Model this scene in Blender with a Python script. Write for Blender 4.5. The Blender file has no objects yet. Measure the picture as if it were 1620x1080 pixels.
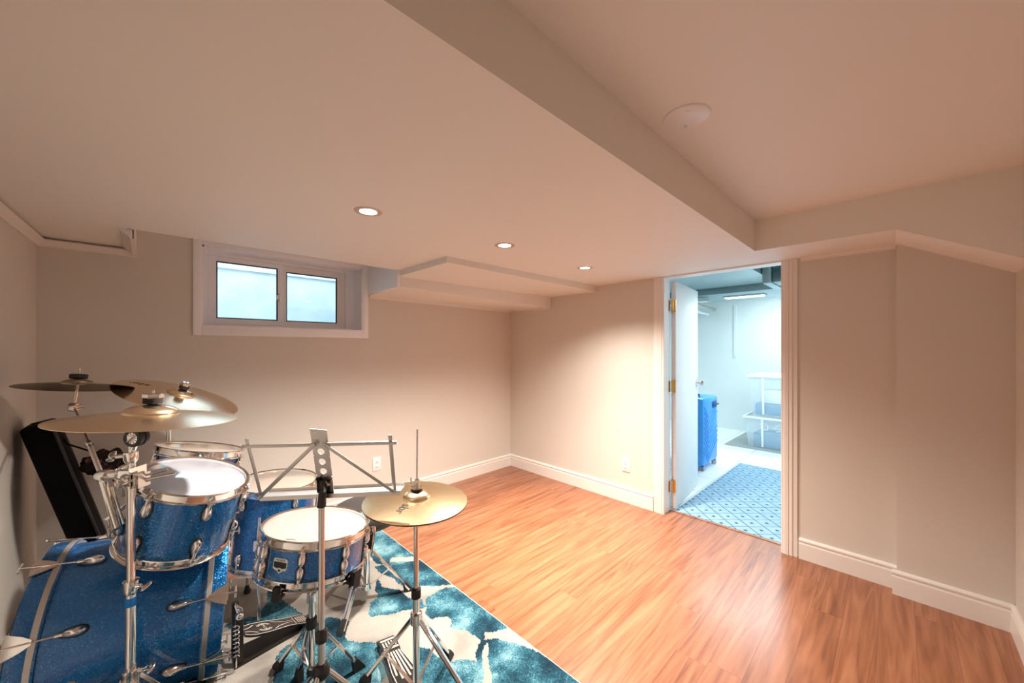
import bpy, bmesh, math, random
from mathutils import Vector, Matrix
random.seed(7)
PI = math.pi
C = bpy.context.scene.collection
SC = bpy.context.scene

# ------------------------------------------------------------------ camera, world, exposure
FPX, CX, CY, EYE, YAW = 595.4, 810.0, 550.0, 1.35, 0.798
cd = bpy.data.cameras.new('camera'); cam = bpy.data.objects.new('camera', cd); C.objects.link(cam)
cd.sensor_width = 36.0; cd.lens = FPX / 1620 * 36; cd.shift_y = (CY - 540) / 1620; cd.clip_start = 0.05
cam.location = (0, 0, EYE); cam.rotation_euler = (PI / 2, 0, YAW - PI / 2)
SC.camera = cam
SC.view_settings.view_transform = 'Standard'; SC.view_settings.look = 'None'
SC.view_settings.gamma = 1; SC.view_settings.use_curve_mapping = False
SC.view_settings.exposure = 0.22
wd = bpy.data.worlds.new('world'); SC.world = wd; wd.use_nodes = True
wb = wd.node_tree.nodes['Background']; wb.inputs[0].default_value = (0.66, 0.84, 1.0, 1); wb.inputs[1].default_value = 6.6
SC.cycles.max_bounces = 12; SC.cycles.diffuse_bounces = 8; SC.cycles.glossy_bounces = 6
SC.cycles.transmission_bounces = 8; SC.cycles.transparent_max_bounces = 12
SC.cycles.caustics_reflective = False; SC.cycles.caustics_refractive = False
SC.cycles.sample_clamp_indirect = 6.0

POT_W = 375.0          # ceiling lamp power
UTIL_W = 78.0         # utility room lamp power

# ------------------------------------------------------------------ small maths
FW = Vector((math.cos(YAW), math.sin(YAW), 0)); RT = Vector((math.sin(YAW), -math.cos(YAW), 0))
EYEV = Vector((0, 0, EYE))
def ray(px, py): return FW + RT * ((px - CX) / FPX) - Vector((0, 0, (py - CY) / FPX))
def at_z(px, py, z): r = ray(px, py); return EYEV + r * ((z - EYE) / r.z)
def at_y(px, py, y): r = ray(px, py); return EYEV + r * (y / r.y)
def at_x(px, py, x): r = ray(px, py); return EYEV + r * (x / r.x)
def V(*a): return Vector(a)
def frame(n, ref=None):
    n = Vector(n).normalized()
    ref = Vector(ref) if ref is not None else (V(1, 0, 0) if abs(n.x) < .9 else V(0, 1, 0))
    x = (ref - n * n.dot(ref)).normalized(); return x, n.cross(x), n

# ------------------------------------------------------------------ mesh helpers (world coordinates)
def BM(): return bmesh.new()
def box(bm, lo, hi, bev=0):
    r = bmesh.ops.create_cube(bm, size=1)
    vs = r['verts']
    for v in vs:
        v.co = V(lo[0] + (v.co.x + .5) * (hi[0] - lo[0]), lo[1] + (v.co.y + .5) * (hi[1] - lo[1]), lo[2] + (v.co.z + .5) * (hi[2] - lo[2]))
    if bev: 
        es = set(e for v in vs for e in v.link_edges)
        bmesh.ops.bevel(bm, geom=list(es), offset=bev, segments=2, affect='EDGES', profile=.5)
    return vs
def obox(bm, o, ax, ay, az, size, bev=0):
    """box centred on o with half-axes directions ax, ay, az and full sizes"""
    r = bmesh.ops.create_cube(bm, size=1); vs = r['verts']
    for v in vs: v.co = Vector(o) + ax * (v.co.x * size[0]) + ay * (v.co.y * size[1]) + az * (v.co.z * size[2])
    if bev:
        es = set(e for v in vs for e in v.link_edges)
        bmesh.ops.bevel(bm, geom=list(es), offset=bev, segments=2, affect='EDGES', profile=.5)
def tube(bm, a, b, r, r2=None, n=16, caps=True):
    a, b = Vector(a), Vector(b); r2 = r if r2 is None else r2
    x, y, z = frame(b - a)
    A = [bm.verts.new(a + (x * math.cos(t) + y * math.sin(t)) * r) for t in [2 * PI * i / n for i in range(n)]]
    B = [bm.verts.new(b + (x * math.cos(t) + y * math.sin(t)) * r2) for t in [2 * PI * i / n for i in range(n)]]
    for i in range(n): bm.faces.new((A[i], A[(i + 1) % n], B[(i + 1) % n], B[i]))
    if caps: bm.faces.new(A[::-1]); bm.faces.new(B)
def path(bm, pts, r, n=10):
    pts = [Vector(p) for p in pts]; rings = []
    x = None
    for i, p in enumerate(pts):
        t = (pts[min(i + 1, len(pts) - 1)] - pts[max(i - 1, 0)]).normalized()
        x, y, t = frame(t, x)
        rings.append([bm.verts.new(p + (x * math.cos(2 * PI * k / n) + y * math.sin(2 * PI * k / n)) * r) for k in range(n)])
    for a, b in zip(rings, rings[1:]):
        for k in range(n): bm.faces.new((a[k], a[(k + 1) % n], b[(k + 1) % n], b[k]))
    bm.faces.new(rings[0][::-1]); bm.faces.new(rings[-1])
def lathe(bm, o, axis, prof, n=72, ref=None):
    """prof: list of (radius, height along axis)"""
    x, y, z = frame(axis, ref); o = Vector(o); rings = []
    for r, h in prof:
        if r < 1e-6: rings.append([bm.verts.new(o + z * h)])
        else: rings.append([bm.verts.new(o + z * h + (x * math.cos(2 * PI * k / n) + y * math.sin(2 * PI * k / n)) * r) for k in range(n)])
    for a, b in zip(rings, rings[1:]):
        if len(a) == 1 and len(b) == 1: continue
        for k in range(n):
            k2 = (k + 1) % n
            if len(a) == 1: bm.faces.new((a[0], b[k2], b[k]))
            elif len(b) == 1: bm.faces.new((a[k], a[k2], b[0]))
            else: bm.faces.new((a[k], a[k2], b[k2], b[k]))
def prism(bm, poly, d):
    """extrude a planar polygon (list of Vectors) by the vector d"""
    A = [bm.verts.new(Vector(p)) for p in poly]; B = [bm.verts.new(Vector(p) + Vector(d)) for p in poly]; n = len(A)
    bm.faces.new(A[::-1]); bm.faces.new(B)
    for i in range(n): bm.faces.new((A[i], A[(i + 1) % n], B[(i + 1) % n], B[i]))
def blob(bm, o, ax, ay, az, s, taper=0, nu=20, nv=12):
    """ellipsoid with half sizes s, tapered along ay (teardrop)"""
    r = bmesh.ops.create_uvsphere(bm, u_segments=nu, v_segments=nv, radius=1)
    for v in r['verts']:
        c = v.co.copy(); k = 1 - taper * c.y
        v.co = Vector(o) + ax * (c.x * s[0] * k) + ay * (c.y * s[1]) + az * (c.z * s[2] * k)
def sweep_profile(bm, prof, a, b, out, up=V(0, 0, 1), closed=True):
    """prof (offset out, height) swept from a to b"""
    A = [bm.verts.new(Vector(a) + out * p[0] + up * p[1]) for p in prof]
    B = [bm.verts.new(Vector(b) + out * p[0] + up * p[1]) for p in prof]; n = len(prof)
    for i in range(n if closed else n - 1): bm.faces.new((A[i], A[(i + 1) % n], B[(i + 1) % n], B[i]))
    bm.faces.new(A[::-1]); bm.faces.new(B)

def obj(name, bm, mat, parent=None, smooth=True, kind=None, label=None):
    bmesh.ops.recalc_face_normals(bm, faces=bm.faces)
    me = bpy.data.meshes.new(name)
    if parent is None:
        xs = [v.co for v in bm.verts]
        o0 = V((min(c.x for c in xs) + max(c.x for c in xs)) / 2, (min(c.y for c in xs) + max(c.y for c in xs)) / 2, min(c.z for c in xs))
    else:
        r = parent
        while r.parent: r = r.parent
        o0 = Vector(r.location)
    for v in bm.verts: v.co -= o0
    bm.to_mesh(me); bm.free()
    if smooth:
        for p in me.polygons: p.use_smooth = True
        me.set_sharp_from_angle(angle=math.radians(38))
    for m in (mat if isinstance(mat, (list, tuple)) else [mat]): me.materials.append(m)
    o = bpy.data.objects.new(name, me); C.objects.link(o)
    if parent is None: o.location = o0
    else: o.parent = parent
    if kind: o['kind'] = kind
    if label: o['label'] = label
    return o
def tag(o, label, cat, group=None):
    o['label'] = label; o['category'] = cat
    if group: o['group'] = group
    return o
def thing(name, label, cat, loc, group=None):
    o = bpy.data.objects.new(name, None); C.objects.link(o); o.location = loc; o.empty_display_size = .05
    return tag(o, label, cat, group)
def struct(name, bm, mat, parent=None, smooth=False):
    return obj(name, bm, mat, parent, smooth, None if parent else 'structure')
def dup(root, loc, label):
    r = root.copy(); C.objects.link(r); r.location = loc; r['label'] = label
    for ch in list(root.children):
        c = ch.copy(); C.objects.link(c); c.parent = r
        for g in ch.children:
            d = g.copy(); C.objects.link(d); d.parent = c
    return r
def text_geo(s, size):
    """flat outline faces of a word, centred: verts and polygons"""
    cu = bpy.data.curves.new('t', 'FONT'); cu.body = s; cu.size = size; cu.align_x = 'CENTER'; cu.align_y = 'CENTER'
    ob = bpy.data.objects.new('t', cu); C.objects.link(ob)
    dg = bpy.context.evaluated_depsgraph_get(); me = bpy.data.meshes.new_from_object(ob.evaluated_get(dg))
    vs = [v.co.copy() for v in me.vertices]; fs = [list(p.vertices) for p in me.polygons]
    bpy.data.objects.remove(ob); bpy.data.curves.remove(cu); bpy.data.meshes.remove(me)
    return vs, fs
def text_on(bm, s, size, fn):
    vs, fs = text_geo(s, size)
    W = [bm.verts.new(fn(v.x, v.y)) for v in vs]
    for f in fs:
        try: bm.faces.new([W[i] for i in f])
        except ValueError: pass

# ------------------------------------------------------------------ materials
def mat(name, col, rough=.5, metal=0, coat=0, spec=.5, **kw):
    m = bpy.data.materials.new(name); m.use_nodes = True; b = m.node_tree.nodes['Principled BSDF']
    b.inputs['Base Color'].default_value = (*col, 1); b.inputs['Roughness'].default_value = rough
    b.inputs['Metallic'].default_value = metal; b.inputs['Coat Weight'].default_value = coat
    b.inputs['Coat Roughness'].default_value = .03
    b.inputs['Specular IOR Level'].default_value = spec
    return m
def nt(m): t = m.node_tree; return t, t.nodes, t.links, t.nodes['Principled BSDF']
def add(ns, kind, **kw):
    n = ns.new(kind)
    for k, v in kw.items(): setattr(n, k, v)
    return n
def noise_var(m, scale, amt, bump=0, bscale=None, detail=4):
    """small procedural variation of the colour and an optional bump"""
    t, ns, lk, b = nt(m); tc = add(ns, 'ShaderNodeTexCoord'); nz = add(ns, 'ShaderNodeTexNoise')
    nz.inputs['Scale'].default_value = scale; nz.inputs['Detail'].default_value = detail
    lk.new(tc.outputs['Object'], nz.inputs['Vector'])
    hs = add(ns, 'ShaderNodeHueSaturation'); hs.inputs['Color'].default_value = b.inputs['Base Color'].default_value
    mr = add(ns, 'ShaderNodeMapRange'); mr.inputs['To Min'].default_value = 1 - amt; mr.inputs['To Max'].default_value = 1 + amt
    lk.new(nz.outputs['Fac'], mr.inputs['Value']); lk.new(mr.outputs['Result'], hs.inputs['Value']); lk.new(hs.outputs['Color'], b.inputs['Base Color'])
    if bump:
        n2 = add(ns, 'ShaderNodeTexNoise'); n2.inputs['Scale'].default_value = bscale or scale; n2.inputs['Detail'].default_value = 6
        lk.new(tc.outputs['Object'], n2.inputs['Vector'])
        bp = add(ns, 'ShaderNodeBump'); bp.inputs['Strength'].default_value = bump; bp.inputs['Distance'].default_value = .002
        lk.new(n2.outputs['Fac'], bp.inputs['Height']); lk.new(bp.outputs['Normal'], b.inputs['Normal'])
    return m
def ramp(ns, stops, interp='LINEAR'):
    r = add(ns, 'ShaderNodeValToRGB'); e = r.color_ramp; e.interpolation = interp
    while len(e.elements) < len(stops): e.elements.new(.5)
    for el, (p, c) in zip(e.elements, stops): el.position = p; el.color = (*c, 1)
    return r

M = {}
M['wall'] = noise_var(mat('wall_paint', (.66, .63, .58), .62), 3, .012, .10, 260)
M['ceil'] = noise_var(mat('ceiling_paint', (.82, .815, .775), .55), 2, .01, .05, 300)
M['trim'] = noise_var(mat('trim_paint', (.80, .775, .74), .32), 5, .01)
M['daylit'] = noise_var(mat('daylit_white_paint', (.86, .89, .94), .35), 6, .01)  # blue of the window daylight put into the white of casing, sash and recess
M['clearhead'] = noise_var(mat('clear_drumhead', (.44, .385, .335), .22, coat=.5), 5, .04)  # tan of the reflected walls put into the head colour
M['white'] = noise_var(mat('white_vinyl', (.82, .83, .84), .3), 6, .01)
M['chrome'] = noise_var(mat('chrome', (.82, .80, .78), .10, 1), 14, .04)
M['satin'] = noise_var(mat('satin_nickel', (.66, .63, .60), .42, 1), 30, .05)
M['nickel'] = noise_var(mat('nickel_plate', (.62, .60, .57), .25, 1), 20, .05)
M['blackp'] = noise_var(mat('black_plastic', (.012, .012, .013), .42), 20, .2)
M['rubber'] = noise_var(mat('black_rubber', (.018, .017, .018), .75), 40, .25)
M['head'] = noise_var(mat('coated_drumhead', (.43, .405, .375), .42), 8, .015, .05, 500)
M['headc'] = noise_var(mat('glossy_drumhead', (.40, .43, .50), .10, coat=1.0), 4, .02)
M['brass'] = noise_var(mat('polished_brass', (.78, .50, .16), .25, 1), 30, .06)
M['blackcloth'] = noise_var(mat('black_fabric', (.006, .006, .007), .9, spec=.15), 60, .4, .3, 900)
M['seam'] = noise_var(mat('grey_piping', (.05, .048, .05), .6), 60, .3)
M['bluetape'] = noise_var(mat('blue_tape', (.0, .22, .68), .6), 60, .08)
M['cream'] = noise_var(mat('silver_inlay', (.52, .50, .47), .3, .6), 60, .03)
M['black'] = noise_var(mat('black_ink', (.02, .018, .015), .5), 60, .1)
M['pedalwhite'] = noise_var(mat('pale_pedal_paint', (.66, .61, .54), .4, .3), 60, .05)
M['pedal'] = noise_var(mat('dark_pedal_metal', (.035, .030, .028), .35, .6), 30, .2)
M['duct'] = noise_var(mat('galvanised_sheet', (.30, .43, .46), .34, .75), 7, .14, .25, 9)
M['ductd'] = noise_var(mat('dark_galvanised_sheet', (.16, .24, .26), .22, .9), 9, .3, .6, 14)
M['door'] = noise_var(mat('door_paint', (.82, .84, .85), .55), 6, .01)
M['blocks'] = noise_var(mat('painted_block', (.74, .80, .80), .7), 2, .03, .3, 30)
M['grout'] = noise_var(mat('dark_gap', (.02, .02, .02), .8), 9, .1)
M['suit'] = noise_var(mat('blue_shell', (.05, .32, .80), .32), 9, .08)
M['suitd'] = noise_var(mat('dark_blue_trim', (.006, .10, .42), .45), 9, .08)
M['greymat'] = noise_var(mat('grey_vinyl_mat', (.34, .37, .37), .6), 30, .06)
M['paper'] = noise_var(mat('pale_papers', (.80, .84, .86), .6), 12, .08)
M['concrete'] = noise_var(mat('window_well_concrete', (.50, .54, .55), .85), 5, .30, .4, 20, 8)
M['wellside'] = noise_var(mat('window_well_side', (.46, .56, .66), .7), 3, .06)
M['seat'] = noise_var(mat('charcoal_vinyl', (.045, .042, .042), .45), 40, .12, .2, 400)
M['gasket'] = noise_var(mat('glazing_gasket', (.02, .05, .10), .5), 30, .1)
M['woodjoist'] = noise_var(mat('pale_joist', (.70, .74, .72), .7), 12, .1)

def mat_blue():
    m = mat('blue_sparkle_lacquer', (.0, .13, .42), .30, .60, coat=1.0); t, ns, lk, b = nt(m)
    tc = add(ns, 'ShaderNodeTexCoord'); vo = add(ns, 'ShaderNodeTexVoronoi'); vo.inputs['Scale'].default_value = 520
    lk.new(tc.outputs['Object'], vo.inputs['Vector'])
    sp = add(ns, 'ShaderNodeSeparateColor'); lk.new(vo.outputs['Color'], sp.inputs['Color'])
    r = ramp(ns, [(0, (.0, .085, .34)), (.6, (.0, .150, .50)), (.93, (.01, .25, .64)), (1, (.15, .65, .95))])
    lk.new(sp.outputs['Red'], r.inputs['Fac']); lk.new(r.outputs['Color'], b.inputs['Base Color'])
    # each flake tips its own way
    vm = add(ns, 'ShaderNodeVectorMath', operation='SUBTRACT'); vm.inputs[1].default_value = (.5, .5, .5); lk.new(vo.outputs['Color'], vm.inputs[0])
    sc = add(ns, 'ShaderNodeVectorMath', operation='SCALE'); sc.inputs['Scale'].default_value = .55; lk.new(vm.outputs[0], sc.inputs[0])
    ge = add(ns, 'ShaderNodeNewGeometry'); ad = add(ns, 'ShaderNodeVectorMath', operation='ADD'); lk.new(ge.outputs['Normal'], ad.inputs[0]); lk.new(sc.outputs[0], ad.inputs[1])
    no = add(ns, 'ShaderNodeVectorMath', operation='NORMALIZE'); lk.new(ad.outputs[0], no.inputs[0]); lk.new(no.outputs[0], b.inputs['Normal'])
    return m
M['blue'] = mat_blue()
def mat_cymbal(name, col, rough):
    m = mat(name, col, rough, 1); t, ns, lk, b = nt(m)
    tc = add(ns, 'ShaderNodeTexCoord'); ln = add(ns, 'ShaderNodeVectorMath', operation='LENGTH'); lk.new(tc.outputs['Object'], ln.inputs[0])
    nz = add(ns, 'ShaderNodeTexNoise', noise_dimensions='1D'); nz.inputs['Scale'].default_value = 420; nz.inputs['Detail'].default_value = 3
    lk.new(ln.outputs['Value'], nz.inputs['W'])
    bp = add(ns, 'ShaderNodeBump'); bp.inputs['Strength'].default_value = .12; bp.inputs['Distance'].default_value = .0012
    lk.new(nz.outputs['Fac'], bp.inputs['Height']); lk.new(bp.outputs['Normal'], b.inputs['Normal'])
    hs = add(ns, 'ShaderNodeHueSaturation'); hs.inputs['Color'].default_value = (*col, 1)
    mr = add(ns, 'ShaderNodeMapRange'); mr.inputs['To Min'].default_value = .82; mr.inputs['To Max'].default_value = 1.15
    lk.new(nz.outputs['Fac'], mr.inputs['Value']); lk.new(mr.outputs['Result'], hs.inputs['Value']); lk.new(hs.outputs['Color'], b.inputs['Base Color'])
    return m
M['cym'] = mat_cymbal('bronze_cymbal', (.84, .68, .48), .24)
M['cym2'] = mat_cymbal('brass_cymbal', (.88, .72, .46), .24)
M['cymd'] = mat_cymbal('aged_bronze_cymbal', (.30, .23, .16), .34)

def mat_floor():
    m = mat('laminate_planks', (.5, .25, .12), .3); t, ns, lk, b = nt(m); b.inputs['Coat Weight'].default_value = .15; b.inputs['Coat Roughness'].default_value = .2
    tc = add(ns, 'ShaderNodeTexCoord'); sx = add(ns, 'ShaderNodeSeparateXYZ'); lk.new(tc.outputs['Object'], sx.inputs[0])
    def mth(op, a, bb=None, clamp=False):
        n = add(ns, 'ShaderNodeMath', operation=op); n.use_clamp = clamp
        for i, x in enumerate((a, bb)):
            if x is None: continue
            if isinstance(x, (int, float)): n.inputs[i].default_value = x
            else: lk.new(x, n.inputs[i])
        return n.outputs[0]
    P = .1255; LEN = 1.21
    yy = mth('DIVIDE', mth('ADD', sx.outputs['Y'], PLOFF), P); row = mth('FLOOR', yy); fy = mth('SUBTRACT', yy, row)
    wn = add(ns, 'ShaderNodeTexWhiteNoise', noise_dimensions='1D'); lk.new(row, wn.inputs['W'])
    xx = mth('ADD', mth('DIVIDE', sx.outputs['X'], LEN), wn.outputs['Value']); colm = mth('FLOOR', xx); fx = mth('SUBTRACT', xx, colm)
    idv = add(ns, 'ShaderNodeCombineXYZ'); lk.new(row, idv.inputs[0]); lk.new(colm, idv.inputs[1])
    w2 = add(ns, 'ShaderNodeTexWhiteNoise', noise_dimensions='2D'); lk.new(idv.outputs[0], w2.inputs['Vector'])
    # grain: stretched noise, shifted for each board
    cv = add(ns, 'ShaderNodeCombineXYZ'); lk.new(mth('MULTIPLY', sx.outputs['X'], .42), cv.inputs[0]); lk.new(mth('MULTIPLY', sx.outputs['Y'], 6.0), cv.inputs[1]); lk.new(mth('MULTIPLY', w2.outputs['Value'], 37.0), cv.inputs[2])
    n1 = add(ns, 'ShaderNodeTexNoise'); n1.inputs['Scale'].default_value = 1.5; n1.inputs['Detail'].default_value = 3; n1.inputs['Distortion'].default_value = 1.1; lk.new(cv.outputs[0], n1.inputs['Vector'])
    wv = mth('SINE', mth('MULTIPLY', n1.outputs['Fac'], 46.0))
    n2 = add(ns, 'ShaderNodeTexNoise'); n2.inputs['Scale'].default_value = 4.5; n2.inputs['Detail'].default_value = 7; n2.inputs['Roughness'].default_value = .55; lk.new(cv.outputs[0], n2.inputs['Vector'])
    g = mth('ADD', mth('MULTIPLY', wv, .085), n2.outputs['Fac']); g = mth('ADD', g, mth('MULTIPLY', mth('SUBTRACT', w2.outputs['Value'], .5), .16))
    r = ramp(ns, [(.20, (.165, .055, .025)), (.40, (.27, .100, .046)), (.58, (.345, .138, .067)), (.80, (.41, .18, .094))])
    lk.new(g, r.inputs['Fac'])
    # seams
    d = mth('MULTIPLY', mth('MINIMUM', fy, mth('SUBTRACT', 1.0, fy)), P); s1 = mth('LESS_THAN', d, .0009)
    d2 = mth('MULTIPLY', mth('MINIMUM', fx, mth('SUBTRACT', 1.0, fx)), LEN); s2 = mth('LESS_THAN', d2, .0008)
    s = mth('MULTIPLY', mth('MAXIMUM', s1, s2), .55)
    mx = add(ns, 'ShaderNodeMix', data_type='RGBA'); lk.new(s, mx.inputs['Factor']); lk.new(r.outputs['Color'], mx.inputs['A']); mx.inputs['B'].default_value = (.09, .03, .013, 1)
    lk.new(mx.outputs['Result'], b.inputs['Base Color'])
    mr = add(ns, 'ShaderNodeMapRange'); mr.inputs['To Min'].default_value = .27; mr.inputs['To Max'].default_value = .38; lk.new(n2.outputs['Fac'], mr.inputs['Value']); lk.new(mr.outputs['Result'], b.inputs['Roughness'])
    bp = add(ns, 'ShaderNodeBump'); bp.inputs['Strength'].default_value = .12; bp.inputs['Distance'].default_value = .001; lk.new(g, bp.inputs['Height']); lk.new(bp.outputs['Normal'], b.inputs['Normal'])
    return m
PLOFF = .075
M['floor'] = mat_floor()

RUGOFF = (3.1, 1.7, .6)
def mat_rug():
    m = mat('shag_rug', (.7, .65, .55), .95, spec=.2); t, ns, lk, b = nt(m)
    tc = add(ns, 'ShaderNodeTexCoord')
    n0 = add(ns, 'ShaderNodeTexNoise'); n0.inputs['Scale'].default_value = 3.6; n0.inputs['Detail'].default_value = 5; n0.inputs['Roughness'].default_value = .56; n0.inputs['Distortion'].default_value = .9
    mo = add(ns, 'ShaderNodeMapping'); mo.inputs['Location'].default_value = RUGOFF; lk.new(tc.outputs['Object'], mo.inputs['Vector']); lk.new(mo.outputs[0], n0.inputs['Vector'])
    at_ = add(ns, 'ShaderNodeAttribute'); at_.attribute_name = 'blot'; mask = ramp(ns, [(.42, (0, 0, 0)), (.58, (1, 1, 1))])
    n9 = add(ns, 'ShaderNodeTexNoise'); n9.inputs['Scale'].default_value = 130; lk.new(tc.outputs['Object'], n9.inputs['Vector'])
    m9 = add(ns, 'ShaderNodeMath', operation='MULTIPLY_ADD'); m9.inputs[1].default_value = 1.3; m9.inputs[2].default_value = -.65; lk.new(n9.outputs['Fac'], m9.inputs[0])
    m8 = add(ns, 'ShaderNodeMath', operation='ADD'); lk.new(at_.outputs['Fac'], m8.inputs[0]); lk.new(m9.outputs[0], m8.inputs[1]); lk.new(m8.outputs[0], mask.inputs['Fac'])
    n1 = add(ns, 'ShaderNodeTexNoise'); n1.inputs['Scale'].default_value = 5.0; n1.inputs['Detail'].default_value = 4; lk.new(tc.outputs['Object'], n1.inputs['Vector'])
    n2 = add(ns, 'ShaderNodeTexNoise'); n2.inputs['Scale'].default_value = 75; n2.inputs['Detail'].default_value = 5; n2.inputs['Roughness'].default_value = .72; n2.inputs['Distortion'].default_value = 2.2; lk.new(tc.outputs['Object'], n2.inputs['Vector'])
    ma = add(ns, 'ShaderNodeMath', operation='MULTIPLY_ADD'); ma.inputs[1].default_value = .62; lk.new(n2.outputs['Fac'], ma.inputs[0])
    m3 = add(ns, 'ShaderNodeMath', operation='MULTIPLY'); m3.inputs[1].default_value = .90; lk.new(n1.outputs['Fac'], m3.inputs[0]); lk.new(m3.outputs[0], ma.inputs[2])
    blue = ramp(ns, [(.60, (.004, .018, .032)), (.73, (.012, .060, .095)), (.81, (.045, .17, .23)), (.93, (.24, .43, .48))]); lk.new(ma.outputs[0], blue.inputs['Fac'])
    cr = ramp(ns, [(.35, (.24, .22, .20)), (.5, (.38, .35, .315)), (.7, (.43, .40, .37))]); 
    n4 = add(ns, 'ShaderNodeTexNoise'); n4.inputs['Scale'].default_value = 3.1; n4.inputs['Detail'].default_value = 5; lk.new(tc.outputs['Object'], n4.inputs['Vector']); lk.new(n4.outputs['Fac'], cr.inputs['Fac'])
    mx = add(ns, 'ShaderNodeMix', data_type='RGBA'); lk.new(mask.outputs['Color'], mx.inputs['Factor']); lk.new(blue.outputs['Color'], mx.inputs['A']); lk.new(cr.outputs['Color'], mx.inputs['B'])
    lk.new(mx.outputs['Result'], b.inputs['Base Color'])
    bp = add(ns, 'ShaderNodeBump'); bp.inputs['Strength'].default_value = .7; bp.inputs['Distance'].default_value = .006; lk.new(n2.outputs['Fac'], bp.inputs['Height']); lk.new(bp.outputs['Normal'], b.inputs['Normal'])
    return m
M['rug'] = mat_rug()

def mat_tile():
    m = mat('white_floor_tile', (.86, .88, .88), .25); t, ns, lk, b = nt(m); tc = add(ns, 'ShaderNodeTexCoord')
    br = add(ns, 'ShaderNodeTexBrick'); br.offset = 0; br.inputs['Scale'].default_value = 1; br.inputs['Brick Width'].default_value = .46; br.inputs['Row Height'].default_value = .46
    br.inputs['Mortar Size'].default_value = .004; br.inputs['Color1'].default_value = (.86, .88, .88, 1); br.inputs['Color2'].default_value = (.82, .85, .86, 1); br.inputs['Mortar'].default_value = (.45, .50, .52, 1)
    lk.new(tc.outputs['Object'], br.inputs['Vector']); lk.new(br.outputs['Color'], b.inputs['Base Color']); return m
M['tile'] = mat_tile()

def mat_mat():
    m = mat('lattice_mat', (.4, .6, .72), .7); t, ns, lk, b = nt(m); tc = add(ns, 'ShaderNodeTexCoord')
    mp = add(ns, 'ShaderNodeMapping'); mp.inputs['Rotation'].default_value = (0, 0, PI / 4); lk.new(tc.outputs['Object'], mp.inputs['Vector'])
    sx = add(ns, 'ShaderNodeSeparateXYZ'); lk.new(mp.outputs[0], sx.inputs[0])
    def mth(op, a, bb=None):
        n = add(ns, 'ShaderNodeMath', operation=op)
        for i, x in enumerate((a, bb)):
            if x is None: continue
            if isinstance(x, (int, float)): n.inputs[i].default_value = x
            else: lk.new(x, n.inputs[i])
        return n.outputs[0]
    P = .115
    def fr(o): f = mth('FRACT', mth('DIVIDE', o, P)); return mth('ABSOLUTE', mth('SUBTRACT', f, .5))   # 0 centre .5 at line
    a, c = fr(sx.outputs['X']), fr(sx.outputs['Y'])
    line = mth('MAXIMUM', mth('GREATER_THAN', a, .470), mth('MULTIPLY', mth('GREATER_THAN', c, .474), .8))
    # small diamond at each cell centre, upright to the mat's own sides
    dot = mth('LESS_THAN', mth('MAXIMUM', a, c), .10)
    s = mth('MAXIMUM', line, mth('MULTIPLY', dot, 1.3))
    nz = add(ns, 'ShaderNodeTexNoise'); nz.inputs['Scale'].default_value = 20; lk.new(tc.outputs['Object'], nz.inputs['Vector'])
    r = ramp(ns, [(.3, (.22, .37, .50)), (.7, (.29, .45, .58))]); lk.new(nz.outputs['Fac'], r.inputs['Fac'])
    mx = add(ns, 'ShaderNodeMix', data_type='RGBA'); mx.clamp_factor = True; lk.new(s, mx.inputs['Factor']); lk.new(r.outputs['Color'], mx.inputs['A']); mx.inputs['B'].default_value = (.03, .07, .10, 1)
    lk.new(mx.outputs['Result'], b.inputs['Base Color']); return m
M['mat'] = mat_mat()

def mat_glass(name, col, rough, alpha_mix):
    m = bpy.data.materials.new(name); m.use_nodes = True; t = m.node_tree; ns = t.nodes; lk = t.links; ns.clear()
    out = add(ns, 'ShaderNodeOutputMaterial'); tr = add(ns, 'ShaderNodeBsdfTransparent'); gl = add(ns, 'ShaderNodeBsdfGlossy'); gl.inputs['Roughness'].default_value = rough
    tr.inputs['Color'].default_value = (*col, 1)
    mx = add(ns, 'ShaderNodeMixShader'); fr = add(ns, 'ShaderNodeFresnel'); fr.inputs['IOR'].default_value = 1.5
    ad = add(ns, 'ShaderNodeMath', operation='ADD'); ad.inputs[1].default_value = alpha_mix; lk.new(fr.outputs[0], ad.inputs[0])
    lk.new(ad.outputs[0], mx.inputs[0]); lk.new(tr.outputs[0], mx.inputs[1]); lk.new(gl.outputs[0], mx.inputs[2]); lk.new(mx.outputs[0], out.inputs[0]); return m
M['glass'] = mat_glass('window_glass', (.93, .97, .98), .02, 0.0)
def mat_bin():
    m = mat('cloudy_plastic', (.80, .88, .92), .25); t, ns, lk, b = nt(m)
    b.inputs['Alpha'].default_value = .42; nz = add(ns, 'ShaderNodeTexNoise'); nz.inputs['Scale'].default_value = 8
    mr = add(ns, 'ShaderNodeMapRange'); mr.inputs['To Min'].default_value = .14; mr.inputs['To Max'].default_value = .26; lk.new(nz.outputs['Fac'], mr.inputs['Value']); lk.new(mr.outputs['Result'], b.inputs['Alpha'])
    return m
M['bin'] = mat_bin()
M['binrim'] = noise_var(mat('white_plastic_rim', (.84, .90, .93), .3), 9, .03)
M['bluestuff'] = noise_var(mat('blue_contents', (.12, .33, .50), .7), 14, .3)
def mat_emit(name, col, s):
    m = bpy.data.materials.new(name); m.use_nodes = True; t = m.node_tree; b = t.nodes['Principled BSDF']
    b.inputs['Base Color'].default_value = (*col, 1); b.inputs['Emission Color'].default_value = (*col, 1); b.inputs['Emission Strength'].default_value = s; return m
M['lamp'] = mat_emit('lit_lens', (1, .88, .74), 18)
M['tubelamp'] = mat_emit('lit_tube', (.80, .95, 1), 2.5)
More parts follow.
